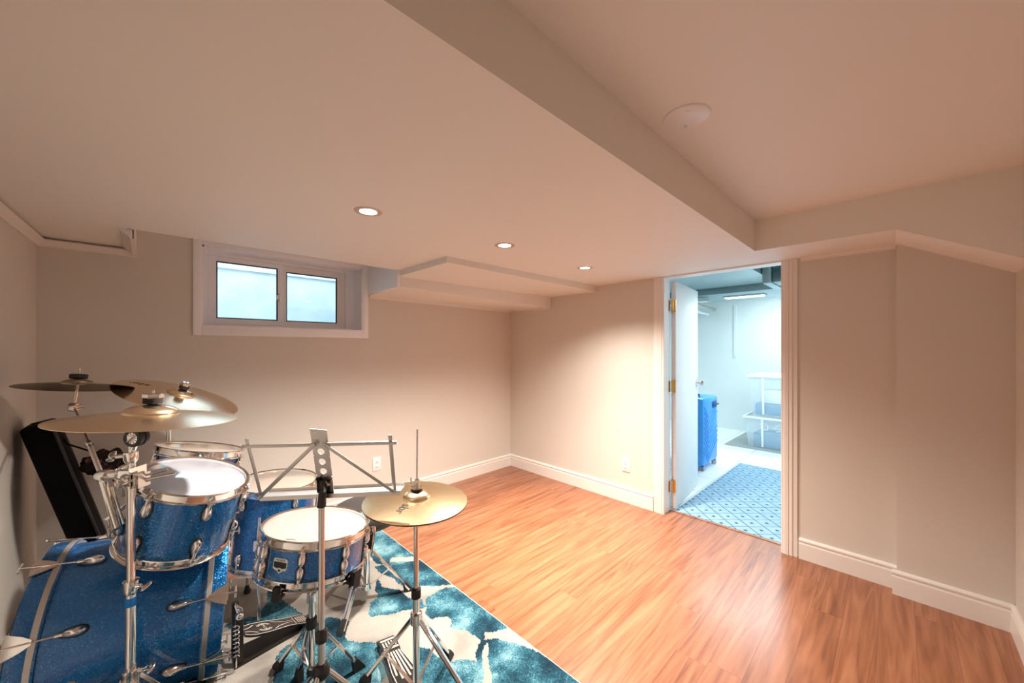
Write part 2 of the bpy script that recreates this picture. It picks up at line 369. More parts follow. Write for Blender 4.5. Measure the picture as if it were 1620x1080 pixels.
def mat_cloth():
    m = mat('dark_printed_cloth', (.03, .02, .02), .8); t, ns, lk, b = nt(m); tc = add(ns, 'ShaderNodeTexCoord')
    nz = add(ns, 'ShaderNodeTexNoise'); nz.inputs['Scale'].default_value = 26; nz.inputs['Detail'].default_value = 3; nz.inputs['Distortion'].default_value = 1; lk.new(tc.outputs['Object'], nz.inputs['Vector'])
    r = ramp(ns, [(.45, (.008, .007, .007)), (.58, (.05, .022, .022)), (.66, (.16, .05, .06)), (.74, (.42, .20, .12))]); lk.new(nz.outputs['Fac'], r.inputs['Fac']); lk.new(r.outputs['Color'], b.inputs['Base Color']); return m
M['cloth'] = mat_cloth()

# ================================================================== THE ROOM
XD, YW = 3.02, 3.12          # plane of the door wall, plane of the window wall
YR = -.39                     # near right wall
ZC, ZU = 1.927, 2.107         # lowered ceiling, upper ceiling
XL0, XL1 = -.40, -.40 - .0385 * (3.12 - YR)   # left wall, at the window corner and at the near end
XJ = 2.955                    # jogged part of the door wall
WT = .105
# floor
b = BM(); box(b, (-.8, -.6, -.08), (XD + WT - .012, YW + .02, 0)); struct('floor', b, M['floor'])
b = BM(); box(b, (XD + WT - .012, .5376, -.004), (XD + WT + .012, 1.325, .005)); struct('trim_threshold', b, M['woodjoist'] if False else M['floor'])
# left wall (slightly out of square)
b = BM(); prism(b, [V(XL0, YW + .1, -.02), V(XL1, YR - .1, -.02), V(XL1 - .1, YR - .1, -.02), V(XL0 - .1, YW + .1, -.02)], (0, 0, 2.4)); struct('wall_left', b, M['wall'])
# window wall with opening
WX0, WX1, WZ0, WZ1 = .262, 1.30, 1.485, 2.012
b = BM()
box(b, (-.55, YW, -.02), (WX0, YW + .25, 2.4)); box(b, (WX1, YW, -.02), (XD + .3, YW + .25, 2.4))
box(b, (WX0, YW, -.02), (WX1, YW + .25, WZ0)); box(b, (WX0, YW, WZ1), (WX1, YW + .25, 2.4)); struct('wall_back', b, M['wall'])
# door wall
DY0, DY1, DZ = .5376, 1.325, 1.916
RO = .018
b = BM()
box(b, (XD, DY1 + RO, -.02), (XD + WT, YW + .02, 2.4)); box(b, (XD, .005, -.02), (XD + WT, DY0 - RO, 2.4)); box(b, (XD, DY0 - RO, DZ + RO), (XD + WT, DY1 + RO, 2.4))
box(b, (XJ, YR - .1, -.02), (XD + WT, .005, 2.4)); struct('wall_right', b, M['wall'])
b = BM(); box(b, (XL1 - .1, YR - .12, -.02), (XJ + .1, YR, 2.4)); struct('wall_near', b, M['wall'])
# ceilings
YB = .596; XB = 2.60
b = BM()
NY = 2.60       # the lowered ceiling stops here in front of the window
box(b, (-.62, YB, ZC), (XD, NY, ZC + .03)); box(b, (-.62, NY, ZC), (-.065, YW, ZC + .03)); box(b, (1.365, NY, ZC), (XD, YW, ZC + .03))
box(b, (-.62, YB, ZC + .03), (XB, YB + .02, ZU + .1))                                     # face of the drop
struct('ceiling_lowered', b, M['ceil'])
b = BM(); box(b, (-.75, YR - .05, ZU), (XD, YB + .02, ZU + .05)); struct('ceiling', b, M['ceil'])
b = BM(); box(b, (-.1, NY - .02, 2.06), (1.40, YW + .02, 2.10)); struct('ceiling_window_recess', b, M['ceil'])
b = BM(); box(b, (-.085, NY, ZC + .03), (-.065, YW, 2.06)); box(b, (-.085, NY - .02, ZC + .03), (1.385, NY, 2.06)); struct('trim_window_recess', b, M['ceil'])
# bulkhead along the door wall; its underside runs down to the right
b = BM()
prism(b, [V(XB, YB - .0, ZC - .0005), V(XB, .008, ZC - .004), V(XB, YR, 1.705), V(XB, YR, ZU + .05), V(XB, YB, ZU + .05)], (XD - XB + .02, 0, 0)); struct('ceiling_bulkhead', b, M['ceil'])
def twotone(o):
    for p in o.data.polygons: p.material_index = 1 if abs(p.normal.z) < .5 else 0
# stepped boxes in the back right ceiling corner
def hexa(bm, lo4, hi4):
    A = [bm.verts.new(p) for p in lo4]; B = [bm.verts.new(p) for p in hi4]
    bm.faces.new(A[::-1]); bm.faces.new(B)
    for i in range(4): bm.faces.new((A[i], A[(i + 1) % 4], B[(i + 1) % 4], B[i]))
b = BM()
f1 = at_z(704.4, 414.4, 1.889); f2 = at_x(944, 461.6, XD)
lo = [V(1.365, f1.y, f1.z), V(XD, f2.y, f2.z), V(XD, YW, 1.885), V(1.365, YW, 1.885)]
hexa(b, lo, [V(p.x, p.y, ZC + .02) for p in lo]); twotone(struct('ceiling_step', b, [M['ceil'], M['trim']]))
b = BM()
lo = [V(1.375, 2.62, 1.812), V(XD, 2.52, 1.762), V(XD, YW, 1.775), V(1.355, YW, 1.79)]
hexa(b, lo, [V(p.x, p.y, 1.895) for p in lo]); twotone(struct('ceiling_step_low', b, [M['ceil'], M['trim']]))
b = BM(); box(b, (1.344, 2.601, 1.802), (1.3645, YW, 2.06)); struct('trim_recess_side', b, M['daylit'])
# small mouldings
def moulding(name, a, c, out, h=.04, d=.03):
    b = BM(); sweep_profile(b, [(0, 0), (d, 0), (d, -.006), (d * .55, -h * .55), (.008, -h * .8), (.008, -h), (0, -h)], a, c, out); return struct(name, b, M['trim'])
moulding('trim_1', V(XL0 - .002, YW, ZC - .012), V(XL1, YR, ZC - .012 + .0), V(1, -.0385, 0).normalized(), .036, .03)
moulding('trim_2', V(XL0, YW, ZC - .012), V(-.040, YW, ZC - .012), V(0, -1, 0), .036, .03)
b = BM(); sweep_profile(b, [(0, 0), (.045, 0), (.045, -.012), (.02, -.03), (.012, -.045), (0, -.045)], V(-.040, NY + .02, ZC + .002), V(-.040, YW, ZC + .002), V(-1, 0, 0)); box(b, (-.044, NY + .02, ZC - .043), (-.036, YW, 2.06)); struct('trim_3', b, M['trim'])
moulding('trim_4', V(1.36, YW, 1.79), V(XD, YW, 1.776), V(0, -1, 0), .022, .016)
moulding('trim_5', V(XD, YW, 1.775), V(XD, 2.52, 1.762), V(-1, 0, 0), .012, .012)
moulding('trim_6', V(XD, .008, ZC), V(XD, DY0 - .1, ZC), V(-1, 0, 0), .024, .014)

# baseboards
BP = [(0, 0), (.017, 0), (.017, .094), (.0155, .100), (.011, .103), (.011, .108), (.016, .112), (.0165, .120), (.011, .127), (.005, .131), (0, .131)]
def baseboard(name, a, c, out):
    b = BM(); sweep_profile(b, BP, a, c, out); return struct(name, b, M['trim'])
CW = .088
baseboard('baseboard_back', V(XL0, YW, 0), V(XD, YW, 0), V(0, -1, 0))
baseboard('baseboard_right', V(XD, YW, 0), V(XD, DY1 + CW, 0), V(-1, 0, 0))
baseboard('baseboard_right_end', V(XD, DY0 - CW - .005, 0), V(XD, -.01, 0), V(-1, 0, 0))
baseboard('baseboard_jog', V(XJ, .022, 0), V(XJ, YR, 0), V(-1, 0, 0))
baseboard('baseboard_near', V(XJ, YR, 0), V(XL1, YR, 0), V(0, 1, 0))
baseboard('baseboard_left', V(XL0, YW, 0), V(XL1, YR, 0), V(1, -.0385, 0).normalized())

# door casing: beaded profile on both sides, and the white liner of the opening
CP = [(0, 0), (.010, 0), (.014, .006), (.014, .014), (.019, .020), (.019, .040), (.014, .044), (.017, .050), (.017, .060), (.012, .066), (.010, .086), (0, .088)]
def casing(name, y0, sgn):
    b = BM(); A = [V(XD - p[0], y0 + sgn * p[1], 0) for p in CP]; prism(b, A, (0, 0, ZC)); return struct(name, b, M['trim'])
casing('trim_7', DY1 - .002, 1); casing('trim_8', DY0 + .002, -1)
b = BM(); box(b, (XD - .012, DY1, 0), (XD + WT, DY1 + RO, DZ + RO)); box(b, (XD - .012, DY0 - RO, 0), (XD + WT, DY0, DZ + RO)); box(b, (XD - .012, DY0 - RO, DZ), (XD + WT, DY1 + RO, ZC)); struct('trim_9', b, M['white'])
# ------------------------------------------------------------------ door leaf, open into the utility room
door = bpy.data.objects.new('door_1', None); C.objects.link(door); door.location = (3.15, 1.285, 0); door['kind'] = 'structure'
dx = V(.985, .118, 0).normalized(); dn = V(-dx.y, dx.x, 0)        # along the leaf, away from the opening
o = V(3.15, 1.285, 0)
b = BM(); obox(b, o + dx * .375 + dn * .018 + V(0, 0, .96), dx, dn, V(0, 0, 1), (.75, .035, 1.89), .002); obj('door_leaf', b, M['door'], door)
for i, z in enumerate((1.70, 1.03, .20)):
    b = BM(); p = V(3.132, 1.306, z)
    tube(b, p - V(0, 0, .052), p + V(0, 0, .052), .0085, n=12)
    obox(b, o - dx * .0015 + dn * .017 + V(0, 0, z), dn, V(0, 0, 1), dx, (.034, .10, .004))
    obox(b, V(3.112, 1.3225, z), V(1, 0, 0), V(0, 0, 1), V(0, 1, 0), (.030, .09, .004))
    obj('hinge', b, M['brass'], door, label='brass hinge')
    b = BM()
    for s in (-.03, 0, .03): blob(b, o - dx * .004 + dn * (.018 + .006 * (1 if s else -1)) + V(0, 0, z + s), dn, V(0, 0, 1), dx, (.003, .003, .001), nu=8, nv=6)
    obj('screws', b, M['chrome'], door.children[-1])
b = BM(); k = o + dx * .695 + V(0, 0, 1.012)
lathe(b, k, -dn, [(0, 0), (.032, 0), (.032, .004), (.012, .010), (.010, .028), (.020, .034), (.027, .046), (.024, .060), (.012, .066), (0, .067)], 32)
lathe(b, k + dn * .036, dn, [(0, 0), (.032, 0), (.032, .004), (.012, .010), (.010, .028), (.020, .034), (.027, .046), (.024, .060), (.012, .066), (0, .067)], 32)
obj('door_knob', b, M['chrome'], door, label='round chrome knob')

# ------------------------------------------------------------------ window
win = bpy.data.objects.new('window_1', None); C.objects.link(win); win.location = (.78, YW, WZ0); win['kind'] = 'structure'
GY = YW + .20
b = BM()
T = .045
for lo, hi in (((WX0 - T, YW - .012, WZ0 - .055), (WX0, YW, WZ1 + .035)), ((WX1, YW - .012, WZ0 - .055), (WX1 + T, YW, WZ1 + .035)), ((WX0, YW - .012, WZ1), (WX1, YW, WZ1 + .035)), ((WX0, YW - .014, WZ0 - .055), (WX1, YW, WZ0))):
    box(b, lo, hi, .003)
obj('window_casing', b, M['daylit'], win)
b = BM()
box(b, (WX0 - .002, YW - .006, WZ0 - .002), (WX0 + .010, GY + .03, WZ1)); box(b, (WX1 - .010, YW - .006, WZ0), (WX1 + .002, GY + .03, WZ1)); box(b, (WX0, YW - .006, WZ1 - .010), (WX1, GY + .03, WZ1 + .002)); box(b, (WX0, YW - .018, WZ0 - .004), (WX1, GY + .03, WZ0 + .010))
obj('window_reveal', b, M['daylit'], win)
gx = [.3526, .723, .785, 1.165]; gz0, gz1 = 1.555, 1.952
b = BM()
def rectframe(bm, x0, x1, z0, z1, X0, X1, Z0, Z1, y0, y1):
    box(bm, (X0, y0, Z0), (x0, y1, Z1)); box(bm, (x1, y0, Z0), (X1, y1, Z1)); box(bm, (x0, y0, z1), (x1, y1, Z1)); box(bm, (x0, y0, Z0), (x1, y1, z0))
rectframe(b, .305, 1.225, 1.520, 1.985, WX0 + .008, WX1 - .008, WZ0 + .008, WZ1 - .008, GY - .035, GY + .03)
obj('window_frame', b, M['daylit'], win)
b = BM(); rectframe(b, gx[0], gx[1], gz0, gz1, .306, gx[1] + .036, 1.521, 1.984, GY - .030, GY - .006); sl = obj('sliding_sash', b, M['daylit'], win)
b = BM(); rectframe(b, gx[0] + .001, gx[1] - .001, gz0 + .001, gz1 - .001, gx[0] - .001, gx[1] + .001, gz0 - .001, gz1 + .001, GY - .031, GY - .02)
for v in b.verts: pass
b2 = BM(); g = .008
rectframe(b2, gx[0] + g, gx[1] - g, gz0 + g, gz1 - g, gx[0], gx[1], gz0, gz1, GY - .024, GY - .014); b.free(); obj('gasket', b2, M['gasket'], sl)
b = BM(); box(b, (gx[0], GY - .020, gz0), (gx[1], GY - .016, gz1)); obj('pane', b, M['glass'], sl)
b = BM(); box(b, (gx[1] + .006, GY - .044, 1.70), (gx[1] + .020, GY - .03, 1.765), .003); box(b, (gx[1] - .010, GY - .040, 1.715), (gx[1] + .008, GY - .03, 1.75), .002); obj('latch', b, M['white'], sl)
b = BM(); rectframe(b, gx[2], gx[3], gz0, gz1 - .012, gx[1] + .02, 1.226, 1.521, 1.984, GY - .004, GY + .024); sr = obj('fixed_sash', b, M['white'], win)
b = BM(); rectframe(b, gx[2] + g, gx[3] - g, gz0 + g, gz1 - .012 - g, gx[2], gx[3], gz0, gz1 - .012, GY + .002, GY + .012); obj('gasket', b, M['gasket'], sr)
b = BM(); box(b, (gx[2], GY + .006, gz0), (gx[3], GY + .010, gz1 - .012)); obj('pane', b, M['glass'], sr)
# window well outside
b = BM(); box(b, (-.6, YW + .85, .9), (2.6, YW + .95, 2.02)); box(b, (-.7, YW + .825, 2.02), (2.7, YW + 1.2, 2.045)); box(b, (-.7, YW + .90, 2.04), (2.7, YW + 1.2, 2.12)); struct('wall_window_well', b, M['concrete'])
b = BM(); box(b, (1.62, YW + .26, .9), (1.66, YW + .86, 2.2)); struct('wall_window_well_side', b, M['wellside'])
b = BM(); box(b, (-.6, YW + .26, 1.20), (2.6, YW + .9, 1.25)); struct('floor_window_well', b, M['concrete'])

# ------------------------------------------------------------------ recessed ceiling lights
def ceiling_light(x, y, label):
    t = thing('ceiling_light', label, 'ceiling light', (x, y, ZC), 'recessed lights in the lowered ceiling')
    b = BM(); lathe(b, (x, y, ZC), (0, 0, -1), [(.034, -.004), (.036, .0025), (.050, .0035), (.056, .002), (.057, 0), (.034, 0)], 48); obj('trim_ring', b, M['satin2'], t)
    b = BM(); lathe(b, (x, y, ZC), (0, 0, -1), [(0, .002), (.030, .002), (.034, .001), (.034, -.001)], 40); obj('lens', b, M['lamp'], t)
    return t
M['satin2'] = noise_var(mat('cream_light_trim', (.62, .52, .44), .35, .4), 30, .04)
PL = [(.677, 1.566), (1.451, 1.547), (2.273, 1.577)]
l0 = ceiling_light(*PL[0], 'recessed ceiling light nearest the window, leftmost of the three')
dup(l0, (PL[1][0], PL[1][1], ZC), 'recessed ceiling light in the middle of the row of three')
dup(l0, (PL[2][0], PL[2][1], ZC), 'recessed ceiling light closest to the doorway, rightmost of the three')
for i, (x, y) in enumerate(PL):
    l = bpy.data.lights.new('lamp_%d' % i, 'SPOT'); l.energy = POT_W * (.85, 1.05, 1.15)[i]; l.color = (1.0, .90, .79); l.shadow_soft_size = .035; l.spot_size = math.radians(136); l.spot_blend = .85
    l.use_nodes = True; t_ = l.node_tree; em = t_.nodes['Emission']      # spread of the lamp's reflector
    tc_ = t_.nodes.new('ShaderNodeTexCoord'); sx_ = t_.nodes.new('ShaderNodeSeparateXYZ'); ab_ = t_.nodes.new('ShaderNodeMath'); ab_.operation = 'ABSOLUTE'; mr_ = t_.nodes.new('ShaderNodeMapRange')
    t_.links.new(tc_.outputs['Normal'], sx_.inputs[0]); t_.links.new(sx_.outputs['Z'], ab_.inputs[0]); t_.links.new(ab_.outputs[0], mr_.inputs['Value'])
    mr_.interpolation_type = 'SMOOTHSTEP'; mr_.inputs['From Min'].default_value = .74; mr_.inputs['From Max'].default_value = 1.0; mr_.inputs['To Min'].default_value = (.75, .42, .36)[i]; mr_.inputs['To Max'].default_value = (.30, .66, .68)[i]; t_.links.new(mr_.outputs['Result'], em.inputs['Strength'])
    o_ = bpy.data.objects.new('lamp', l); C.objects.link(o_); o_.location = (x, y, ZC - .012)

# round blank cover on the upper ceiling
p = at_z(1086, 185, ZU)
t = thing('ceiling_cover_plate', 'round white blank cover plate with two screws on the upper ceiling', 'cover plate', (p.x, p.y, ZU))
b = BM(); lathe(b, (p.x, p.y, ZU), (0, 0, -1), [(0, .007), (.060, .007), (.070, .004), (.072, 0), (0, 0)], 56); obj('plate', b, M['white'], t)
b = BM()
b.free()
for s in (-1, 1):
    b = BM(); lathe(b, (p.x + .038 * s, p.y + .018 * s, ZU), (0, 0, -1), [(0, .009), (.004, .0088), (.005, .006)], 12); obj('screw', b, M['nickel'], t)

# wall outlets
def outlet(o, out, side, label, raised):
    t = thing('wall_outlet', label, 'outlet', tuple(o), 'duplex wall outlets')
    up = V(0, 0, 1)
    b = BM(); obox(b, o + out * .003, side, up, out, (.072, .116, .006), .002); obj('cover_plate', b, M['white'], t)
    for s in (-1, 1):
        b = BM(); obox(b, o + out * .0065 + up * (.020 * s), side, up, out, (.034, .028, .004), .0015); k = obj('socket', b, M['white'], t)
        b = BM()
        for q in (-.007, .007): obox(b, o + out * .0088 + up * (.022 * s) + side * q, side, up, out, (.002, .009, .001))
        obox(b, o + out * .0088 + up * (.020 * s - .008), side, up, out, (.005, .004, .001)); obj('slots', b, M['gasket'], k)
    return t
p = at_y(596, 733.5, YW); outlet(V(p.x, YW, p.z), V(0, -1, 0), V(1, 0, 0), 'white duplex outlet on the window wall behind the music stand', 0)
p = at_x(990.5, 735, XD); outlet(V(XD, p.y, p.z), V(-1, 0, 0), V(0, 1, 0), 'white duplex outlet on the wall left of the doorway', 0)

# ================================================================== UTILITY ROOM
UX0, UX1, UY0, UY1, UZ = XD + WT, 7.0, -1.6, 3.3, 2.26
b = BM(); box(b, (UX0 - .005, UY0, -.08), (UX1 + .1, UY1, -.001)); struct('floor_utility', b, M['tile'])
b = BM(); box(b, (UX1, UY0, -.02), (UX1 + .1, UY1, UZ)); box(b, (UX1 - .02, 1.86, 1.2), (UX1, 1.90, 2.05)); struct('wall_utility_back', b, M['blocks'])
b = BM(); box(b, (UX0, UY1, -.02), (UX1 + .1, UY1 + .1, UZ)); struct('wall_utility_left', b, M['blocks'])
b = BM(); box(b, (UX0, UY0 - .1, -.02), (UX1 + .1, UY0, UZ)); struct('wall_utility_right', b, M['blocks'])
b = BM(); box(b, (UX0 - .1, UY0, UZ), (UX1 + .1, UY1, UZ + .08)); struct('ceiling_utility', b, M['woodjoist'])
b = BM(); box(b, (UX0 - .002, YR - 1.3, -.02), (UX0 + .01, YR - .08, UZ + .05)); struct('wall_utility_front', b, M['blocks'])
# ducts
t = thing('main_duct', 'wide galvanised sheet metal duct just inside the doorway ceiling', 'duct', (4.1, 1.4, 2.04))
b = BM(); box(b, (3.25, .90, 2.045), (4.74, 2.9, 2.22), .004); obj('duct_body', b, M['duct'], t)
b = BM(); box(b, (4.17, .825, 1.955), (4.74, .895, 2.235), .006); obj('joint_collar', b, M['duct'], t)
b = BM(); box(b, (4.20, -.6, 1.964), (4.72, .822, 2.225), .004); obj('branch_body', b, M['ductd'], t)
b = BM(); lathe(b, (3.62, 1.36, 2.045), (0, 0, -1), [(0, .004), (.024, .004), (.026, 0)], 20); obj('port_plug', b, M['gasket'], t)
b = BM(); box(b, (4.86, -.9, 1.985), (5.75, 2.1, 2.2), .004); tag(obj('return_duct', b, M['duct']), 'lower galvanised duct crossing behind the wide one, carrying the strip light', 'duct')
t = thing('strip_light', 'lit fluorescent strip fixed under the lower duct in the utility room', 'strip light', (5.2, 1.3, 1.985))
b = BM(); box(b, (5.13, 1.08, 1.968), (5.27, 1.52, 1.985), .003); obj('housing', b, M['binrim'], t)
b = BM(); box(b, (5.145, 1.10, 1.960), (5.255, 1.50, 1.968), .002); obj('diffuser', b, M['tubelamp'], t)
for i, (x, y, z, e) in enumerate(((5.2, 1.3, 1.95, 1.0), (4.0, .1, 1.98, 1.0), (6.3, .9, 2.2, .8))):
    l = bpy.data.lights.new('utility_lamp_%d' % i, 'AREA'); l.shape = 'RECTANGLE'; l.size = .12; l.size_y = 1.1; l.energy = UTIL_W * e * .36; l.color = (.78, .94, 1.0)
    o_ = bpy.data.objects.new('utility_lamp', l); C.objects.link(o_); o_.location = (x, y, z)
# wiring, pipes and joist blocks above
b = BM(); pts = []
for i in range(21):
    s = i / 20; pts.append(V(5.9, 1.75 - 1.5 * s, 2.02 + .235 * (2 * s - 1) ** 2))
path(b, pts, .008, 8); tag(obj('cable', b, M['rubber']), 'thin dark cable sagging across the utility room ceiling', 'cable')
for i, (y, z, r) in enumerate(((2.24, 2.00, .030), (2.34, 1.93, .022))):
    b = BM(); path(b, [V(4.9, y, z + .10), V(5.6, y - .03, z + .03), V(6.95, y - .06, z)], r, 14); tag(obj('pipe', b, M['binrim'] if i else M['nickel']), ['thick metallic pipe running to the back wall above the suitcase', 'thinner white pipe running to the back wall above the suitcase'][i], 'pipe')
b = BM(); obox(b, V(5.0, 1.86, 1.950), V(.6, -.8, 0).normalized(), V(.8, .6, 0).normalized(), V(0, 0, 1), (.42, .09, .035), .003); tag(obj('wood_block', b, M['woodjoist']), 'pale length of wood lying across the pipes above the door', 'wood')
# lattice mat
b = BM(); box(b, (3.145, -.05, 0.0), (4.98, 1.292, .006), .002); tag(obj('floor_mat', b, M['mat']), 'light blue floor mat with dark lattice lines and diamonds in the doorway', 'mat')
# grey mat under the bins
b = BM(); box(b, (5.80, .45, 0.0), (6.88, 1.70, .006), .002); tag(obj('vinyl_mat', b, M['greymat']), 'plain grey mat under the plastic storage bins', 'mat')
# storage bins
def storage_bin(x0, x1, y0, y1, z0, z1, label, lid, stuff):
    t = thing('storage_bin', label, 'storage bin', ((x0 + x1) / 2, (y0 + y1) / 2, z0), 'clear plastic bins stacked in the utility room')
    b = BM(); k = .035; w = .004
    A = [V(x0 + k, y0 + k, z0), V(x1 - k, y0 + k, z0), V(x1 - k, y1 - k, z0), V(x0 + k, y1 - k, z0)]
    B = [V(x0, y0, z1), V(x1, y0, z1), V(x1, y1, z1), V(x0, y1, z1)]
    A2 = [V(x0 + k + w, y0 + k + w, z0 + w), V(x1 - k - w, y0 + k + w, z0 + w), V(x1 - k - w, y1 - k - w, z0 + w), V(x0 + k + w, y1 - k - w, z0 + w)]
    B2 = [V(x0 + w, y0 + w, z1), V(x1 - w, y0 + w, z1), V(x1 - w, y1 - w, z1), V(x0 + w, y1 - w, z1)]
    q = [[b.verts.new(p) for p in L] for L in (A, B, A2, B2)]
    b.faces.new(q[0][::-1]); b.faces.new(q[2])
    for i in range(4):
        j = (i + 1) % 4; b.faces.new((q[0][i], q[0][j], q[1][j], q[1][i])); b.faces.new((q[2][j], q[2][i], q[3][i], q[3][j])); b.faces.new((q[1][i], q[1][j], q[3][j], q[3][i]))
    obj('tub', b, M['bin'], t)
    b = BM()
    if lid: box(b, (x0 - .02, y0 - .02, z1 - .01), (x1 + .02, y1 + .02, z1 + .02), .006); box(b, (x0 + .03, y0 + .03, z1 + .015), (x1 - .03, y1 - .03, z1 + .035), .006)
    else: rectz(b, x0, x1, y0, y1, z1)
    obj('lid' if lid else 'rim', b, M['binrim'], t)
    yc = (y0 + y1) / 2
    for s in (-.13, .13): b = BM(); prism(b, [V(x0 + k - .006, yc + s - .012, z0 + .02), V(x0 + k - .006, yc + s + .012, z0 + .02), V(x0 - .006, yc + s + .012, z1 - .02), V(x0 - .006, yc + s - .012, z1 - .02)], (.006, 0, 0)); obj('rib', b, M['binrim'], t)
    return t
def rectz(b, x0, x1, y0, y1, z): 
    e = .022
    box(b, (x0 - e, y0 - e, z - .022), (x0, y1 + e, z + .004), .003); box(b, (x1, y0 - e, z - .022), (x1 + e, y1 + e, z + .004), .003); box(b, (x0, y0 - e, z - .022), (x1, y0, z + .004), .003); box(b, (x0, y1, z - .022), (x1, y1 + e, z + .004), .003)
storage_bin(5.86, 6.36, .80, 1.46, .008, .425, 'lower clear bin holding blue and white odds and ends, on the grey mat', False, 1)
storage_bin(5.90, 6.34, .84, 1.42, .436, .965, 'upper lidded clear bin stacked on the open lower bin', True, 2)
random.seed(3)
b = BM(); box(b, (5.93, .88, .015), (6.30, 1.38, .20), .02); tag(obj('folded_blanket', b, M['bluestuff']), 'blue folded cloth filling the bottom of the lower bin', 'cloth')
for i in range(3):
    b = BM(); y = .93 + .17 * i; a = random.uniform(-.8, .8); z = .28
    pts = [V(6.0 + .03 * random.random(), y + .05 * math.cos(q) , z + .05 * math.sin(q + a)) for q in [k * .9 for k in range(7)]]
    path(b, pts, .006, 8); tag(obj('coiled_cord', b, M['paper']), ['rightmost loop of white cord inside the lower bin', 'middle loop of white cord inside the lower bin', 'leftmost loop of white cord inside the lower bin'][i], 'cord', 'white cords in the lower bin')
b = BM(); box(b, (5.96, .90, .445), (6.28, 1.36, .60), .01); tag(obj('paper_stack', b, M['bluestuff']), 'pale blue stack at the bottom of the upper bin', 'papers')
b = BM(); box(b, (5.96, .90, .605), (6.28, 1.30, .78), .02); tag(obj('cardboard_box', b, M['paper']), 'white box inside the upper bin on the pale blue stack', 'box')
# suitcase
sx0, sx1, sy0, sy1, sz0, sz1 = 4.33, 4.80, 1.47, 1.76, .055, .80
t = thing('suitcase', 'upright bright blue hard shell suitcase with chevron ridges behind the door', 'suitcase', (4.56, 1.62, 0))
b = BM(); box(b, (sx0, sy0, sz0), (sx1, sy1, sz1), .035); obj('shell', b, M['suit'], t)
b = BM(); xm = sx0 + .06
for i in range(12):
    z0 = sz0 + .03 + .055 * i
    for (xa, za, xb, zb) in ((sx0 + .03, z0 + .12, sx0 + .14, z0), (sx0 + .14, z0, sx1 - .03, z0 + .20)):
        if zb > sz1 - .09 or za > sz1 - .06: continue
        path(b, [V(xa, sy0 - .001, za), V(xb, sy0 - .001, zb)], .007, 8)
obj('ridges', b, M['suit'], t)
b = BM(); box(b, (sx0 - .003, sy0 + .13, sz0 + .02), (sx1 + .003, sy0 + .145, sz1 - .02), .002); obj('zip_band', b, M['suitd'], t)
b = BM(); box(b, (4.60, sy0 - .008, .67), (4.74, sy0 + .006, .745), .01); h = obj('handle_recess', b, M['suitd'], t)
b = BM(); path(b, [V(4.61, sy0 - .01, .70), V(4.63, sy0 - .03, .71), V(4.71, sy0 - .03, .71), V(4.73, sy0 - .01, .70)], .009, 10); obj('handle', b, M['blackp'], h)
b = BM(); path(b, [V(4.44, 1.55, .80), V(4.44, 1.55, .825), V(4.44, 1.68, .825), V(4.44, 1.68, .80)], .010, 10); obj('top_handle', b, M['suitd'], t)
for x in (sx0 + .05, sx1 - .05):
    for y in (sy0 + .03, sy1 - .04):
        b = BM(); obox(b, V(x, y, .058), V(1, 0, 0), V(0, 1, 0), V(0, 0, 1), (.035, .035, .03), .006); c = obj('caster', b, M['suitd'], t)
        b = BM()
        for s in (-1, 1): lathe(b, V(x + .008, y + s * .008, .026), (0, s, 0), [(0, 0), (.026, 0), (.026, .012), (.018, .016), (0, .016)], 24)
        obj('wheel', b, M['greymat'], c)

# ================================================================== RUG
RX0, RX1, RY0, RY1 = -.36, 1.245, .42, 2.69
# the rug's printed blotches and one painted shadow: outlines on the floor plane, frayed by noise
from mathutils import noise as MN
BLOT = [[(588, -60), (790, -60), (930, 60), (840, 70), (780, 70), (760, 100), (720, 95), (640, 40)],
 [(700, 110), (770, 90), (860, 85), (940, 70), (1010, 130), (1045, 180), (960, 185), (900, 185), (870, 192), (840, 200), (790, 160), (740, 140)],
 [(720, 160), (740, 190), (800, 200), (850, 235), (905, 240), (915, 270), (900, 280), (830, 285), (760, 300), (700, 310), (682, 295), (690, 260), (720, 230), (710, 200)],
 [(920, 235), (960, 205), (1000, 190), (1090, 195), (1170, 270), (1240, 330), (1250, 350), (1190, 375), (1150, 370), (1140, 410), (1110, 390), (1070, 360), (1020, 355), (1020, 330), (1000, 310), (940, 320), (915, 300)],
 [(1150, 405), (1200, 400), (1290, 425), (1370, 450), (1600, 600), (1195, 600), (1175, 520), (1165, 470), (1180, 440)],
 [(880, 430), (920, 440), (1000, 490), (1060, 480), (1130, 500), (1150, 540), (1155, 600), (900, 600), (860, 520)],
 [(520, 310), (560, 320), (610, 330), (590, 360), (600, 400), (650, 420), (700, 410), (745, 430), (755, 470), (765, 520), (730, 600), (300, 600), (305, 520), (310, 470), (340, 440), (420, 400), (440, 340), (480, 330)],
 [(100, 350), (150, 320), (230, 310), (290, 250), (320, 240), (400, 290), (440, 330), (430, 345), (340, 345), (180, 360)],
 [(1132, 405), (1162, 405), (1138, 505), (1120, 500)], [(280, 190), (330, 200), (300, 260), (270, 270)]]  # last outline is a cast shadow painted in among the blotches
BLOT = [[at_z(316 + x / 2.559, 854 + y / 2.559, .010) for x, y in L_] for L_ in BLOT]
BLOT = [([(p.x, p.y) for p in L_], min(p.x for p in L_), max(p.x for p in L_), min(p.y for p in L_), max(p.y for p in L_)) for L_ in BLOT]
def inside(x, y, P):
    r_ = False; j = len(P) - 1
    for i in range(len(P)):
        if (P[i][1] > y) != (P[j][1] > y) and x < (P[j][0] - P[i][0]) * (y - P[i][1]) / (P[j][1] - P[i][1]) + P[i][0]: r_ = not r_
        j = i
    return r_
